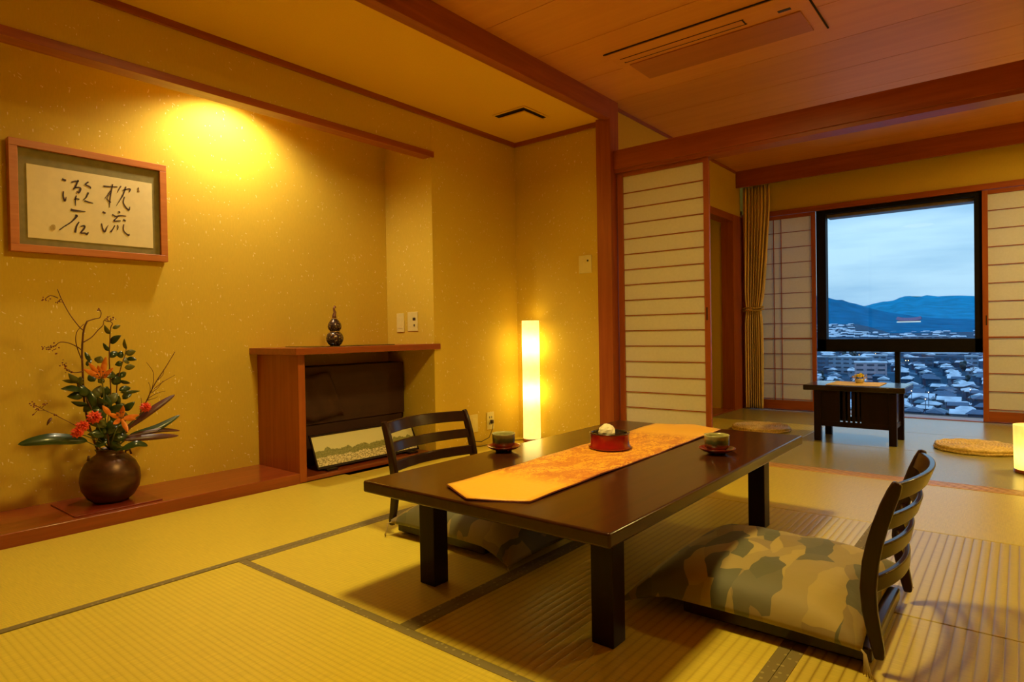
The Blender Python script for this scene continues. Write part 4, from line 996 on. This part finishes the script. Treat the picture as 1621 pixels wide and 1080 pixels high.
leafy('dense dark foliage filling the middle just above the vase mouth', [(172, 700), (170, 680), (172, 655), (176, 635)],
      [((172, 640), (186, 622), 30), ((170, 645), (154, 628), 30), ((174, 655), (196, 640), 32), ((168, 660), (146, 648), 30), ((172, 668), (206, 660), 30), ((170, 672), (140, 672), 32), ((174, 682), (206, 678), 32), ((168, 686), (138, 688), 30),
       ((176, 694), (210, 694), 28), ((170, 696), (150, 708), 30), ((174, 700), (196, 712), 30), ((172, 690), (176, 664), 34), ((164, 690), (158, 668), 32), ((182, 690), (192, 672), 30), ((170, 650), (168, 624), 30), ((178, 664), (184, 646), 26)], -3.19)
# lilies
def lily(label, cx, cy, x, tips, stem, bud=None):
    t = thing('orange_lily', label, 'flower', tuple(VM), 'orange lilies in the vase')
    m = MB(); P = smooth_pts([VM-Vector((0, 0, .12)), VM+Vector((.005, 0, .01))]+[fp(a, b, x-.03) for a, b in stem]+[fp(cx, cy, x-.012)]); m.tube(P, .0028, 6); m.build('stem', 'stem', t, smooth=True)
    c_ = fp(cx, cy, x-.012)
    for k, (tx, ty, w_) in enumerate(tips):
        m = MB(); b = fp(tx, ty, x+.018+(k % 2)*.008)
        leaf(m, c_, b, w_/1000, (1, -.5, .1), -.10, .35, 9, .95); m.build('petal', 'lily', t, smooth=True)
    st_ = MB(); an = MB()
    for k in range(6):
        a = k*PI/3; e = fp(cx+6*math.cos(a), cy-6-5*math.sin(a), x+.035); st_.tube([c_, (c_+e)/2+Vector((.006, 0, 0)), e], .0008, 5); an.ball(e, .0028, 6, 4, (1, 1.6, 1))
    st_.build('filaments', 'stem', t); an.build('anthers', 'redleaf', t)
    if bud:
        m = MB(); leaf(m, fp(*bud[0], x), fp(*bud[1], x), .022, (1, -.5, .1), -.05, .6, 8, .8); leaf(m, fp(*bud[0], x), fp(*bud[1], x), .020, (-1, .5, .1), -.05, .6, 8, .8); m.build('bud', 'lily', t, smooth=True)
lily('upper orange lily near the middle of the arrangement', 160, 599, -3.150, [(132, 584, 22), (140, 574, 20), (168, 564, 24), (180, 582, 18), (148, 592, 22), (172, 592, 18), (155, 578, 20)], [(165, 650), (164, 620)])
lily('lower orange lily just above the vase', 192, 663, -3.12, [(172, 655, 20), (195, 642, 20), (221, 657, 20), (203, 685, 20), (179, 672, 20), (216, 664, 18), (184, 653, 18)], [(180, 690), (188, 672)], ((175, 657), (162, 642)))
# carnations
def carnation(label, cx, cy, x, r_px, seed):
    t = thing('red_carnation', label, 'flower', tuple(VM), 'red carnations in the vase')
    m = MB(); m.tube(smooth_pts([VM-Vector((0, 0, .12)), VM+Vector((.004, 0, .012)), fp(lerp(170, cx, .6), lerp(700, cy, .5), x-.03), fp(cx, cy+3, x-.015)]), .0022, 6); m.build('stem', 'stem', t, smooth=True)
    rr = random.Random(seed); c_ = fp(cx, cy, x); rad = r_px/280; m = MB()
    for ring, (k_, rr_, h_) in enumerate(((11, 1.0, -.25), (10, .8, .15), (8, .55, .5), (5, .3, .8))):
        for k in range(k_):
            a = 2*PI*k/k_+ring*.4+rr.uniform(-.1, .1)
            d_ = Vector((h_*rad*.8, rad*rr_*math.cos(a), rad*rr_*math.sin(a)*.9))
            leaf(m, c_-Vector((.008, 0, 0)), c_+d_, rad*.62, (1, rr.uniform(-.6, .2), rr.uniform(-.2, .6)), rr.uniform(-.1, .15), .3, 5, .55)
    m.build('bloom', 'carn', t, smooth=True)
carnation('red carnation left of the lower lily', 150, 661, -3.14, 9.5, 1)
carnation('red carnation just below and left of another carnation, over the broad leaf', 131, 675, -3.13, 8.5, 2)
carnation('red carnation lowest on the left of the arrangement', 123, 685, -3.12, 8, 4)
carnation('small red carnation at the right, below the bare twigs', 231, 645, -3.16, 8, 3)
# broad leaves
def blade(label, a, mid, b, w_, mat_, x, up_=(1, -.4, .5)):
    t = thing('broad_leaf', label, 'leaf', tuple(VM), 'broad leaves around the vase mouth')
    P = smooth_pts([fp(*a, x), fp(*mid, x+.02), fp(*b, x+.01)], 7); n = len(P)-1; m = MB(); vs = []
    for i, p in enumerate(P):
        tt = (P[min(i+1, n)]-P[max(i-1, 0)]).normalized(); nr = Vector(up_); nr = (nr-tt*nr.dot(tt)).normalized(); s_ = tt.cross(nr)
        u = i/n; ww = w_/2000*max(.03, math.sin(PI*u**.85))**.7 if i < n else .0004
        for q in (-1, 0, 1):
            pt = p+s_*ww*q+nr*abs(q)*ww*.25; vs += [pt+nr*.0006, pt-nr*.0006]
    fs = []
    for i in range(n):
        o_ = i*6
        for k in (0, 2): fs += [(o_+k, o_+k+2, o_+k+8, o_+k+6), (o_+k+1, o_+k+7, o_+k+9, o_+k+3)]
        fs += [(o_, o_+6, o_+7, o_+1), (o_+4, o_+5, o_+11, o_+10)]
    fs += [(0, 1, 3, 2), (2, 3, 5, 4)]
    m.add(vs, fs); m.build('blade', mat_, t, smooth=True)
    s2 = MB(); s2.tube([VM-Vector((0, 0, .10)), VM+Vector((.004, 0, .006)), fp(*a, x)+(fp(*mid, x)-fp(*a, x))*.06], .0022, 6); s2.build('stalk', 'stem', t, smooth=True)
blade('long dark green leaf reaching far left from the vase', (138, 698), (80, 696), (28, 704), 50, 'leaf', -3.17)
blade('dark green leaf pointing right, upper of the green pair', (204, 690), (248, 678), (285, 657), 34, 'leaf', -3.18)
blade('dark red leaf curling up at its tip on the right side', (196, 682), (243, 648), (277, 625), 34, 'redleaf', -3.21)
blade('reddish green leaf lowest of those pointing right', (196, 697), (244, 692), (283, 690), 30, 'redleaf', -3.15)
blade('narrow reddish leaf between the leaves pointing right', (200, 692), (250, 682), (285, 682), 22, 'redleaf', -3.17)
blade('short dark leaf drooping right at the vase rim', (192, 712), (216, 703), (234, 706), 30, 'leaf', -3.14)
# bare twigs
bt = thing('bare_twigs', 'bundle of bare brown twigs slanting right out of the vase', 'branch', tuple(VM))
tw = MB(); tw.tube(smooth_pts([VM-Vector((0, 0, .12)), VM+Vector((0, .01, .01)), fp(214, 668, -3.24), fp(231, 637, -3.23), fp(245, 608, -3.22), fp(262, 582, -3.21), fp(277, 557, -3.2)]), [lerp(.0040, .0015, i/30) for i in range(31)], 6)
for q in ([(240, 620), (243, 602), (242, 588), (232, 574)], [(244, 616), (256, 606), (266, 600), (277, 594)], [(236, 630), (248, 623), (262, 619)], [(234, 634), (238, 616), (235, 605)], [(250, 602), (258, 593), (259, 585)], [(222, 652), (224, 638), (223, 630)], [(240, 622), (250, 614), (258, 603)], [(233, 634), (244, 631), (250, 628)]): spray(tw, q, .0017, .0009, -3.22)
tw.build('twigs', 'branch', bt, smooth=True)

# second ceiling lamp, over the window room, out of the picture
cl3 = thing('ceiling_lamp', 'round ceiling lamp over the window room, outside the picture', 'lamp', (.72, 5.0, Z2))
MB().lathe([(.22, -.006), (.22, 0)], (.72, 5.0, Z2)).build('housing', 'red_wood_x', cl3)
MB().lathe([(.19, -.010), (.20, -.008), (.20, -.006)], (.72, 5.0, Z2)).build('diffuser', emit('lit_diffuser_far', WARM, 1.5), cl3)
#PART3

# ================================================================== the town outside, seen from the eighth floor or so
GZ = -36.0
M['roof_snow'] = plain('snow_on_roof', (.40, .47, .52), .8, var=.22, vs=.25)
M['roof_dark'] = plain('dark_tiled_roof', (.025, .065, .115), .7, var=.2, vs=.6)
M['roof_blue'] = plain('blue_metal_roof', (.03, .10, .15), .6, var=.15, vs=.6)
def house_mat(name, col):
    m, t, b = newmat(name)
    n = noise(t, coords(t), .5, 2); r = ramp(t, [(.3, tuple(c*.85 for c in col)), (.7, tuple(c*1.1 for c in col))]); t.links.new(n, r.inputs[0])
    t.links.new(r.outputs[0], b.inputs['Base Color']); b.inputs['Roughness'].default_value = .8; b.inputs['Specular IOR Level'].default_value = .1
    return m
M['hw1'] = house_mat('grey_house_wall', (.065, .12, .19)); M['hw2'] = house_mat('dark_house_wall', (.030, .065, .115)); M['hw3'] = house_mat('pale_house_wall', (.15, .21, .28)); M['hw4'] = house_mat('brown_house_wall', (.09, .075, .11))
M['pane'] = plain('dark_window_pane', (.03, .05, .08), .3)
M['apt'] = house_mat('pale_concrete', (.17, .25, .33)); M['apt_pink'] = house_mat('pinkish_concrete', (.34, .29, .33))
M['warmlight'] = emit('lit_street_lamp', (1, .62, .25), 6)
def ground_mat():
    m, t, b = newmat('snow_patched_ground')
    n = noise(t, coords(t, (1, .5, 1)), .05, 6, .65); r = ramp(t, [(.50, (.012, .05, .085)), (.64, (.03, .09, .15)), (.72, (.25, .33, .37))]); t.links.new(n, r.inputs[0])
    t.links.new(r.outputs[0], b.inputs['Base Color']); b.inputs['Roughness'].default_value = .9; b.inputs['Specular IOR Level'].default_value = .05
    return m
gm = MB()
def rise(x, y):
    """ground height: flat town, then a slope climbing to the foot of the ridges, steeper on the left"""
    r_ = -x/max(y, 1.0); s_ = max(0.0, min(1.0, (r_-.135)/.05)); s_ = .30+.70*s_*s_*(3-2*s_)
    return GZ+.0382*max(0.0, min(y, 2750.0)-1450.0)*s_
gm.grid(lambda u, v: (lerp(-.55, .30, u)*(90+v**2*2750), 90+v**2*2750, rise(lerp(-.55, .30, u)*(90+v**2*2750), 90+v**2*2750)), 60, 120)
def hit(px, py):
    d = U(px, py, 'y', 1.0)-Vector((0, 0, CAMZ)); y = 200.0
    while y < 2700 and CAMZ+d.z*y > rise(d.x*y, y): y += 8
    return d.x*y, y, rise(d.x*y, y)
g = gm.build('town_ground', ground_mat()); tag(g, 'snow-patched ground of the town outside', 'ground', None, 'structure')
def forest(name, col):  # col carries blue distance haze, painted into the base colour
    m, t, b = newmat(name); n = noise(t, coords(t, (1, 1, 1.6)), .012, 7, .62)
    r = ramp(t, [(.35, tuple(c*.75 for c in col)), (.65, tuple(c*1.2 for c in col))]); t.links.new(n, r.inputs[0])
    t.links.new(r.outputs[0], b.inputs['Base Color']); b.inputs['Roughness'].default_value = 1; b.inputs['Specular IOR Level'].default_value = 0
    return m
def ridge(name, label, sky, y_, depth, foot, mat_, seed):
    """sky: skyline points; heights come from the measured elevation angles at distance y_"""
    P = [fpt(px, py, y_) for px, py in sky]; rr = random.Random(seed); m = MB(); NX = 150; NV = 26
    xs = [p.x for p in P]; zs = [p.z for p in P]
    ph = [(rr.uniform(.002, .03), rr.uniform(0, 6.28), rr.uniform(.5, 1)) for _ in range(9)]
    def fn(u, v):
        x = lerp(xs[0], xs[-1], u); z = float(np.interp(x, xs, zs))
        z += sum(a*math.sin(f_*x*1.3+p) for f_, p, a in ph)*.9
        y = y_-depth*(1-v); w_ = v**1.25
        rid = 1+.10*math.sin(x*.011+seed)*math.sin(v*9)*(1-v)*2+.06*math.sin(x*.03+v*13)*(1-v)
        return x*(1+(y-y_)/y_*.6), y, foot+(z-foot)*w_*rid
    m.grid(fn, NX, NV)
    back = MB().grid(lambda u, v: (lerp(xs[0], xs[-1], u), y_+v*300, float(np.interp(lerp(xs[0], xs[-1], u), xs, zs))*(1-v*.4)-1), 60, 3)
    m.add(back.v, back.f)
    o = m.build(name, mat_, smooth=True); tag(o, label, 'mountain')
def fpt(px, py, y_): return U(px, py, 'y', y_)
ridge('mountain_ridge', 'far blue mountain ridge, highest right of the window centre', [(900, 500), (1150, 496), (1300, 490), (1345, 487), (1365, 486), (1380, 482), (1400, 477.5), (1412, 477), (1428, 469.5), (1440, 468.5), (1452, 471), (1467, 467), (1485, 470), (1500, 469), (1520, 468), (1545, 469), (1640, 474), (1900, 490), (2200, 500)], 5200, 1500, GZ+10, forest('far_forest_haze_blue', (.005, .19, .31)), 3)
ridge('mountain_ridge', 'nearer dark blue ridge falling from the left of the window', [(700, 478), (1100, 462), (1250, 466), (1296, 468), (1310, 471), (1322, 475), (1334, 475), (1345, 479.5), (1356, 481.5), (1366, 485), (1380, 489), (1410, 495), (1450, 502), (1500, 505), (1560, 506), (1700, 508), (2000, 509)], 3600, 1150, GZ+6, forest('near_forest_haze_blue', (.003, .115, .215)), 5)

# ---- houses: one of each kind, then copies
def make_house(name, w_, d_, h_, rise_, wallm, roofm, hip=False, two=False):
    t = thing(name, 'house', 'house', (0, 0, 0))
    MB().box(-w_/2, w_/2, -d_/2, d_/2, 0, h_).build('wall', wallm, t, local=True)
    o_ = .6; m = MB(); r_ = 1.5 if hip else 0
    x0, x1, y0_, y1_ = -w_/2-o_, w_/2+o_, -d_/2-o_, d_/2+o_
    vs = [(x0, y0_, h_), (x1, y0_, h_), (x1, y1_, h_), (x0, y1_, h_), (x0+r_, 0, h_+rise_), (x1-r_, 0, h_+rise_)]
    vs += [(x, y, z-.25) for x, y, z in vs[:4]]
    m.add(vs, [(0, 1, 5, 4), (2, 3, 4, 5), (1, 2, 5), (3, 0, 4), (0, 6, 7, 1), (1, 7, 8, 2), (2, 8, 9, 3), (3, 9, 6, 0), (6, 9, 8, 7)])
    m.build('roof', roofm, t, local=True)
    for k in (-.25, .22):
        MB().box(k*w_-.6, k*w_+.6, -d_/2-.05, -d_/2, h_*.5, h_*.5+1.1).build('window', 'pane', t, local=True)
    return t
kinds = []
HS = .66
specs = [(9, 7, 5.4, 2.0, 'hw1', 'roof_snow', 0), (8, 7, 5.6, 1.8, 'hw2', 'roof_snow', 1), (12, 8, 5.0, 2.2, 'hw3', 'roof_snow', 0), (10, 8, 6.0, 2.2, 'hw2', 'roof_dark', 1),
         (7, 6, 5.0, 1.6, 'hw4', 'roof_snow', 0), (14, 9, 5.0, 1.5, 'hw1', 'roof_snow', 0), (9, 8, 5.6, 2.0, 'hw4', 'roof_dark', 0), (10, 7, 5.2, 1.8, 'hw1', 'roof_blue', 1)]
roofword = {'roof_snow': 'snow-covered', 'roof_dark': 'dark tiled', 'roof_blue': 'blue metal'}
wallword = {'hw1': 'grey', 'hw2': 'dark', 'hw3': 'pale', 'hw4': 'brown'}
for s_ in specs: kinds.append((make_house('house', s_[0]*HS, s_[1]*HS, s_[2]*.85, s_[3]*.6, s_[4], s_[5], bool(s_[6])), s_))
rr = random.Random(21); used = [False]*len(kinds); spots = []
block = [(-76, 500, 44, 22), (-52, 430, 22, 18), (-107, 515, 30, 20), (-20, 262, 16, 14), (-150, 2000, 120, 30)]
y = 232.
while y < 1500:
    step = 9.5+max(0, y-300)*.022; sx = 10.5+max(0, y-300)*.020
    x = -.27*y
    while x < .02*y:
        jx, jy = rr.uniform(-1.8, 1.8), rr.uniform(-2.2, 2.2)
        if not any(abs(x-b[0]) < b[2]*.5+5 and abs(y-b[1]) < b[3]*.5+6 for b in block) and rr.random() < .93: spots.append((x+jx, y+jy))
        x += sx
    y += step
far_spots = spots[285:]; spots = spots[:285]
bands = ['in the nearest town rows', 'a few rows back in town', 'in the middle of town']
ni = {}
for i, (x, y) in enumerate(spots):
    k = rr.choices(range(len(kinds)), [3, 3, 2, 4, 3, 1, 4, 3])[0]; src, s_ = kinds[k]
    o = src if not used[k] else copy_tree(src); used[k] = True
    sc_ = 1 if y < 500 else min(1.5, 1+(y-500)/1500)
    o.location = (x, y, rise(x, y)-.1); o.scale = (sc_, sc_, 1); o.rotation_euler = (0, 0, rr.choice((0, 0, PI/2, PI/2, .2, -.25))+rr.uniform(-.12, .12))
    bd_ = 0 if y < 262 else 1 if y < 310 else 2
    side = 'left' if x/y < -.12 else 'right'
    o['label'] = '%s house with %s roof %s, %s side' % (wallword[s_[4]], roofword[s_[5]], bands[bd_], side)
    o['group'] = '%s houses with %s roofs %s, %s' % (wallword[s_[4]], roofword[s_[5]], bands[bd_], side); o['category'] = 'house'
# the rest of the houses, farther out, as one mass
hm = MB(); rm = MB(); rr = random.Random(77)
def far_house(hm, rm, x, y, z, w_, d_, h_, a):
    c, s = math.cos(a), math.sin(a)
    def T(px_, py_, pz_): return (x+px_*c-py_*s, y+px_*s+py_*c, z+pz_)
    hm.add([T(i, j, k) for k in (-1, h_) for j in (-d_/2, d_/2) for i in (-w_/2, w_/2)], [(0, 1, 5, 4), (2, 6, 7, 3), (0, 4, 6, 2), (1, 3, 7, 5)])
    rm.add([T(*q) for q in ((-w_/2-.5, -d_/2-.5, h_), (w_/2+.5, -d_/2-.5, h_), (w_/2+.5, d_/2+.5, h_), (-w_/2-.5, d_/2+.5, h_), (-w_/2+.6, 0, h_+1.5), (w_/2-.6, 0, h_+1.5))], [(0, 1, 5, 4), (2, 3, 4, 5), (1, 2, 5), (3, 0, 4), (0, 3, 2, 1)])
rd = MB()
for x, y in far_spots:
    if rr.random() < .06: continue
    k = 1+max(0, y-300)/1400; tgt = rm if rr.random() < .55 else rd
    far_house(hm, tgt, x, y, rise(x, y), rr.uniform(6, 10)*k, rr.uniform(5, 7)*k, rr.uniform(3.5, 5.5), rr.uniform(-.3, .3)+(PI/2 if rr.random() < .4 else 0))
nW, nR = len(hm.f), len(rm.f)
hm.add(rm.v, rm.f); hm.add(rd.v, rd.f)
o = hm.build('town_houses', 'hw1'); o.data.materials.append(M['roof_snow']); o.data.materials.append(M['roof_dark']); o.data.materials.append(M['hw2'])
for p in o.data.polygons: p.material_index = (0 if (p.index//8) % 2 else 3) if p.index < nW else (1 if p.index < nW+nR else 2)
tag(o, 'mass of small houses with snowy roofs in the farther part of the town', 'houses', None, 'stuff')
# ---- apartment blocks and large buildings
def block_building(name, label, x, y, w_, d_, h_, rows, cols, wallm, rz=0, snow=True):
    t = thing(name, label, 'building', (x, y, rise(x, y)), None, rz)
    MB().box(-w_/2, w_/2, -d_/2, d_/2, 0, h_).build('wall', wallm, t, local=True)
    MB().box(-w_/2-.3, w_/2+.3, -d_/2-.3, d_/2+.3, h_, h_+.6).build('roof', 'roof_snow' if snow else 'roof_dark', t, local=True)
    for r_ in range(rows):
        for c_ in range(cols):
            cx_ = -w_/2+(c_+.5)*w_/cols; cz = (r_+.35)*h_/rows
            MB().box(cx_-w_/cols*.33, cx_+w_/cols*.33, -d_/2-.12, -d_/2, cz, cz+h_/rows*.38).build('window_band', 'pane', t, local=True)
    return t
def at(px, py): p = U(px, py, 'z', GZ); return p.x, p.y
x, y = at(1338, 591); block_building('apartment_block', 'long pale blue-grey apartment block left of the window mullion', x, y, 36, 12, 13, 4, 6, 'apt', -.15)
x, y = at(1308, 590); block_building('apartment_block', 'dark end block at the far left of the apartment row', x, y, 16, 14, 13, 4, 2, 'hw1', .3)
x, y = at(1378, 603); block_building('apartment_block', 'pinkish apartment block behind the small flower bowl', x, y, 19, 14, 12.5, 4, 3, 'apt_pink', .18)
x, y = at(1388, 582); block_building('apartment_block', 'small pale block just right of and behind the pinkish one', x, y, 16, 10, 11, 3, 3, 'apt', .1)
x, y = at(1500, 580); block_building('office_building', 'low wide grey building in the middle distance on the right', x, y, 30, 14, 9, 2, 5, 'hw1', -.05, False)
x, y = at(1455, 581); block_building('office_building', 'low pale flat building right of the mullion', x, y, 22, 14, 8, 2, 4, 'hw1', .08, False)
x, y = at(1538, 585); block_building('office_building', 'narrow pale building near the right window edge', x, y, 9, 9, 11, 3, 2, 'apt', .1)
x, y = at(1487, 568); block_building('long_hall', 'long snow-roofed hall at the top right of the lower window', x, y, 52, 16, 6, 1, 6, 'hw1', -.03)
x, y = at(1380, 563); block_building('long_hall', 'very long low snow-roofed hall left of the mullion', x, y, 60, 10, 4, 1, 6, 'hw1', .02)
x, y, z = hit(1466, 536.5); t = block_building('warehouse', 'wide white-roofed warehouse just above the black window bar', x, y, 52/990*y, 40, 6, 1, 6, 'hw3', 0)
# added hall shape standing in for a likely reflection in the window glass
x, y, z = hit(1439, 511); p = Vector((x, y, z)) if y < 2690 else U(1439, 510.5, 'y', 2690); hh = thing('reflection_hall', 'reddish hall shape added on the hillside for a likely window reflection', 'building', (p.x, p.y, p.z))
m = MB(); n_ = 24
for k in range(n_+1):
    u = k/n_*2-1; lift = 6*abs(u)**3
    for (yy, zz) in ((-10, 6+lift), (0, 17+lift*.9), (10, 6+lift)): m.v.append(Vector((u*(40 if yy else 36), yy, zz)))
m.f = [(k*3+j, k*3+j+1, k*3+j+4, k*3+j+3) for k in range(n_) for j in (0, 1)]
m.build('roof', house_mat('pink_reflection_roof', (.20, .13, .20)), hh, local=True)
MB().box(-34, 34, -7, 7, 0, 8).build('wall', house_mat('pink_reflection_wall', (.19, .13, .19)), hh, local=True)
MB().box(-37, 37, -13, -7, 0, 4).build('reflected_glow', emit('reflected_glow_light', (.70, .82, 1.0), .45), hh, local=True)  # glowing strip added for the white line of the likely reflection
# far rows of snowy roofs on the rising ground
far_src = None; rr = random.Random(4)
for i in range(150):
    left = i < 100
    px_ = rr.uniform(1285, 1378) if left else rr.uniform(1380, 1550)
    py_ = rr.uniform(514, 536) if left else rr.uniform(525, 537)
    if left and px_ > 1350 and py_ < 527: px_ -= 55
    x, y, z = hit(px_, py_)
    if far_src is None:
        far_src = thing('distant_house', 'x', 'house', (0, 0, 0)); MB().box(-6, 6, -4, 4, -1, 4).build('wall', 'hw1', far_src, local=True)
        MB().add([(-7, -5, 4), (7, -5, 4), (7, 5, 4), (-7, 5, 4), (-7, 0, 7.5), (7, 0, 7.5)], [(0, 1, 5, 4), (2, 3, 4, 5), (1, 2, 5), (3, 0, 4), (0, 3, 2, 1)]).build('roof', 'roof_snow', far_src, local=True)
        o = far_src
    else: o = copy_tree(far_src)
    s_ = rr.uniform(.55, 1.15); o.location = (x, y, z); o.scale = (s_*1.3, s_, s_*.8); o.rotation_euler = (0, 0, rr.uniform(-.5, .5))
    if left: o['label'] = 'tiny distant snow-roofed house on the rising ground at the left'; o['group'] = 'distant snowy houses on the left slope'
    else: o['label'] = 'tiny distant snow-roofed house in the valley below the ridges'; o['group'] = 'distant snowy houses in the valley'
# the low grass slope that carries them
# trees among the houses
def tree_src():
    t = thing('dark_tree', 'x', 'tree', (0, 0, 0)); rr = random.Random(9)
    MB().tube([(0, 0, 0), (.1, 0, 3), (0, .1, 6)], [.3, .22, .1], 6).build('trunk', 'branch', t, local=True)
    m = MB()
    for k in range(9): m.ball((rr.uniform(-1.4, 1.4), rr.uniform(-1.4, 1.4), rr.uniform(3.5, 8)), rr.uniform(1.1, 2.0), 8, 6, (1, 1, 1.1))
    m.build('crown', plain('dark_evergreen', (.015, .04, .045), .9, vs=2), t, local=True); return t
def bare_src():
    t = thing('bare_tree', 'x', 'tree', (0, 0, 0)); rr = random.Random(2); m = MB()
    m.tube([(0, 0, 0), (.1, 0, 3), (0, .1, 7)], [.3, .22, .1], 5)
    for k in range(16):
        z = rr.uniform(2.5, 6.5); a = rr.uniform(0, 6.28); l = rr.uniform(1.5, 3.2)
        m.tube([(0, 0, z), (l*.5*math.cos(a), l*.5*math.sin(a), z+l*.5), (l*math.cos(a), l*math.sin(a), z+l*1.1)], [.12, .08, .04], 4)
    m.build('branches', plain('dark_bare_wood', (.03, .03, .04), .9), t, local=True); return t
ts, bs = tree_src(), bare_src(); ut = ub = False; rr = random.Random(31)
for i in range(90):
    y = 235+900*rr.random()**1.6; x = rr.uniform(-.27, .04)*y; bare = i % 4 == 0
    if any(abs(x-b[0]) < b[2]*.5+4 and abs(y-b[1]) < b[3]*.5+4 for b in block): continue
    if bare: o = bs if not ub else copy_tree(bs); ub = True
    else: o = ts if not ut else copy_tree(ts); ut = True
    s_ = rr.uniform(.45, .8)*(1+.5*(y > 500)); o.location = (x, y, rise(x, y)-.2); o.scale = (s_, s_, s_*rr.uniform(.8, 1.1)); o.rotation_euler = (0, 0, rr.uniform(0, 6))
    near = y < 420
    o['label'] = ('bare leafless tree ' if bare else 'dark evergreen tree ')+('between the nearest houses of the town' if near else 'between the farther houses of the town')
    o['group'] = ('bare trees ' if bare else 'evergreen trees ')+('in the near town' if near else 'in the far town')
# a few street lamps that are already lit
sl = None
for i, (px_, py_, y) in enumerate(((1434, 571, 640), (1438, 571, 650), (1443, 619, 300), (1470, 621, 292), (1386, 560, 800), (1304, 538, 1400), (1465, 632, 268), (1360, 562, 760), (1536, 617, 315))):
    p = U(px_, py_, 'y', y); base = rise(p.x, y); hgt = max(4, min(9, p.z-base))
    if sl is None:
        sl = thing('street_lamp', 'x', 'street lamp', (0, 0, 0)); MB().tube([(0, 0, 0), (0, 0, 5.8)], .12, 6).build('pole', 'hw2', sl, local=True)
        MB().ball((0, -.3, 5.9), .17, 8, 6).build('lit_head', 'warmlight', sl, local=True); o = sl
    else: o = copy_tree(sl)
    k_ = 1+(y > 500)*.8; o.location = (p.x, y, p.z-5.9*k_); o.scale = (k_, k_, k_)
    o['label'] = 'lit street lamp among the houses of the snowy town'; o['group'] = 'lit street lamps in the town'
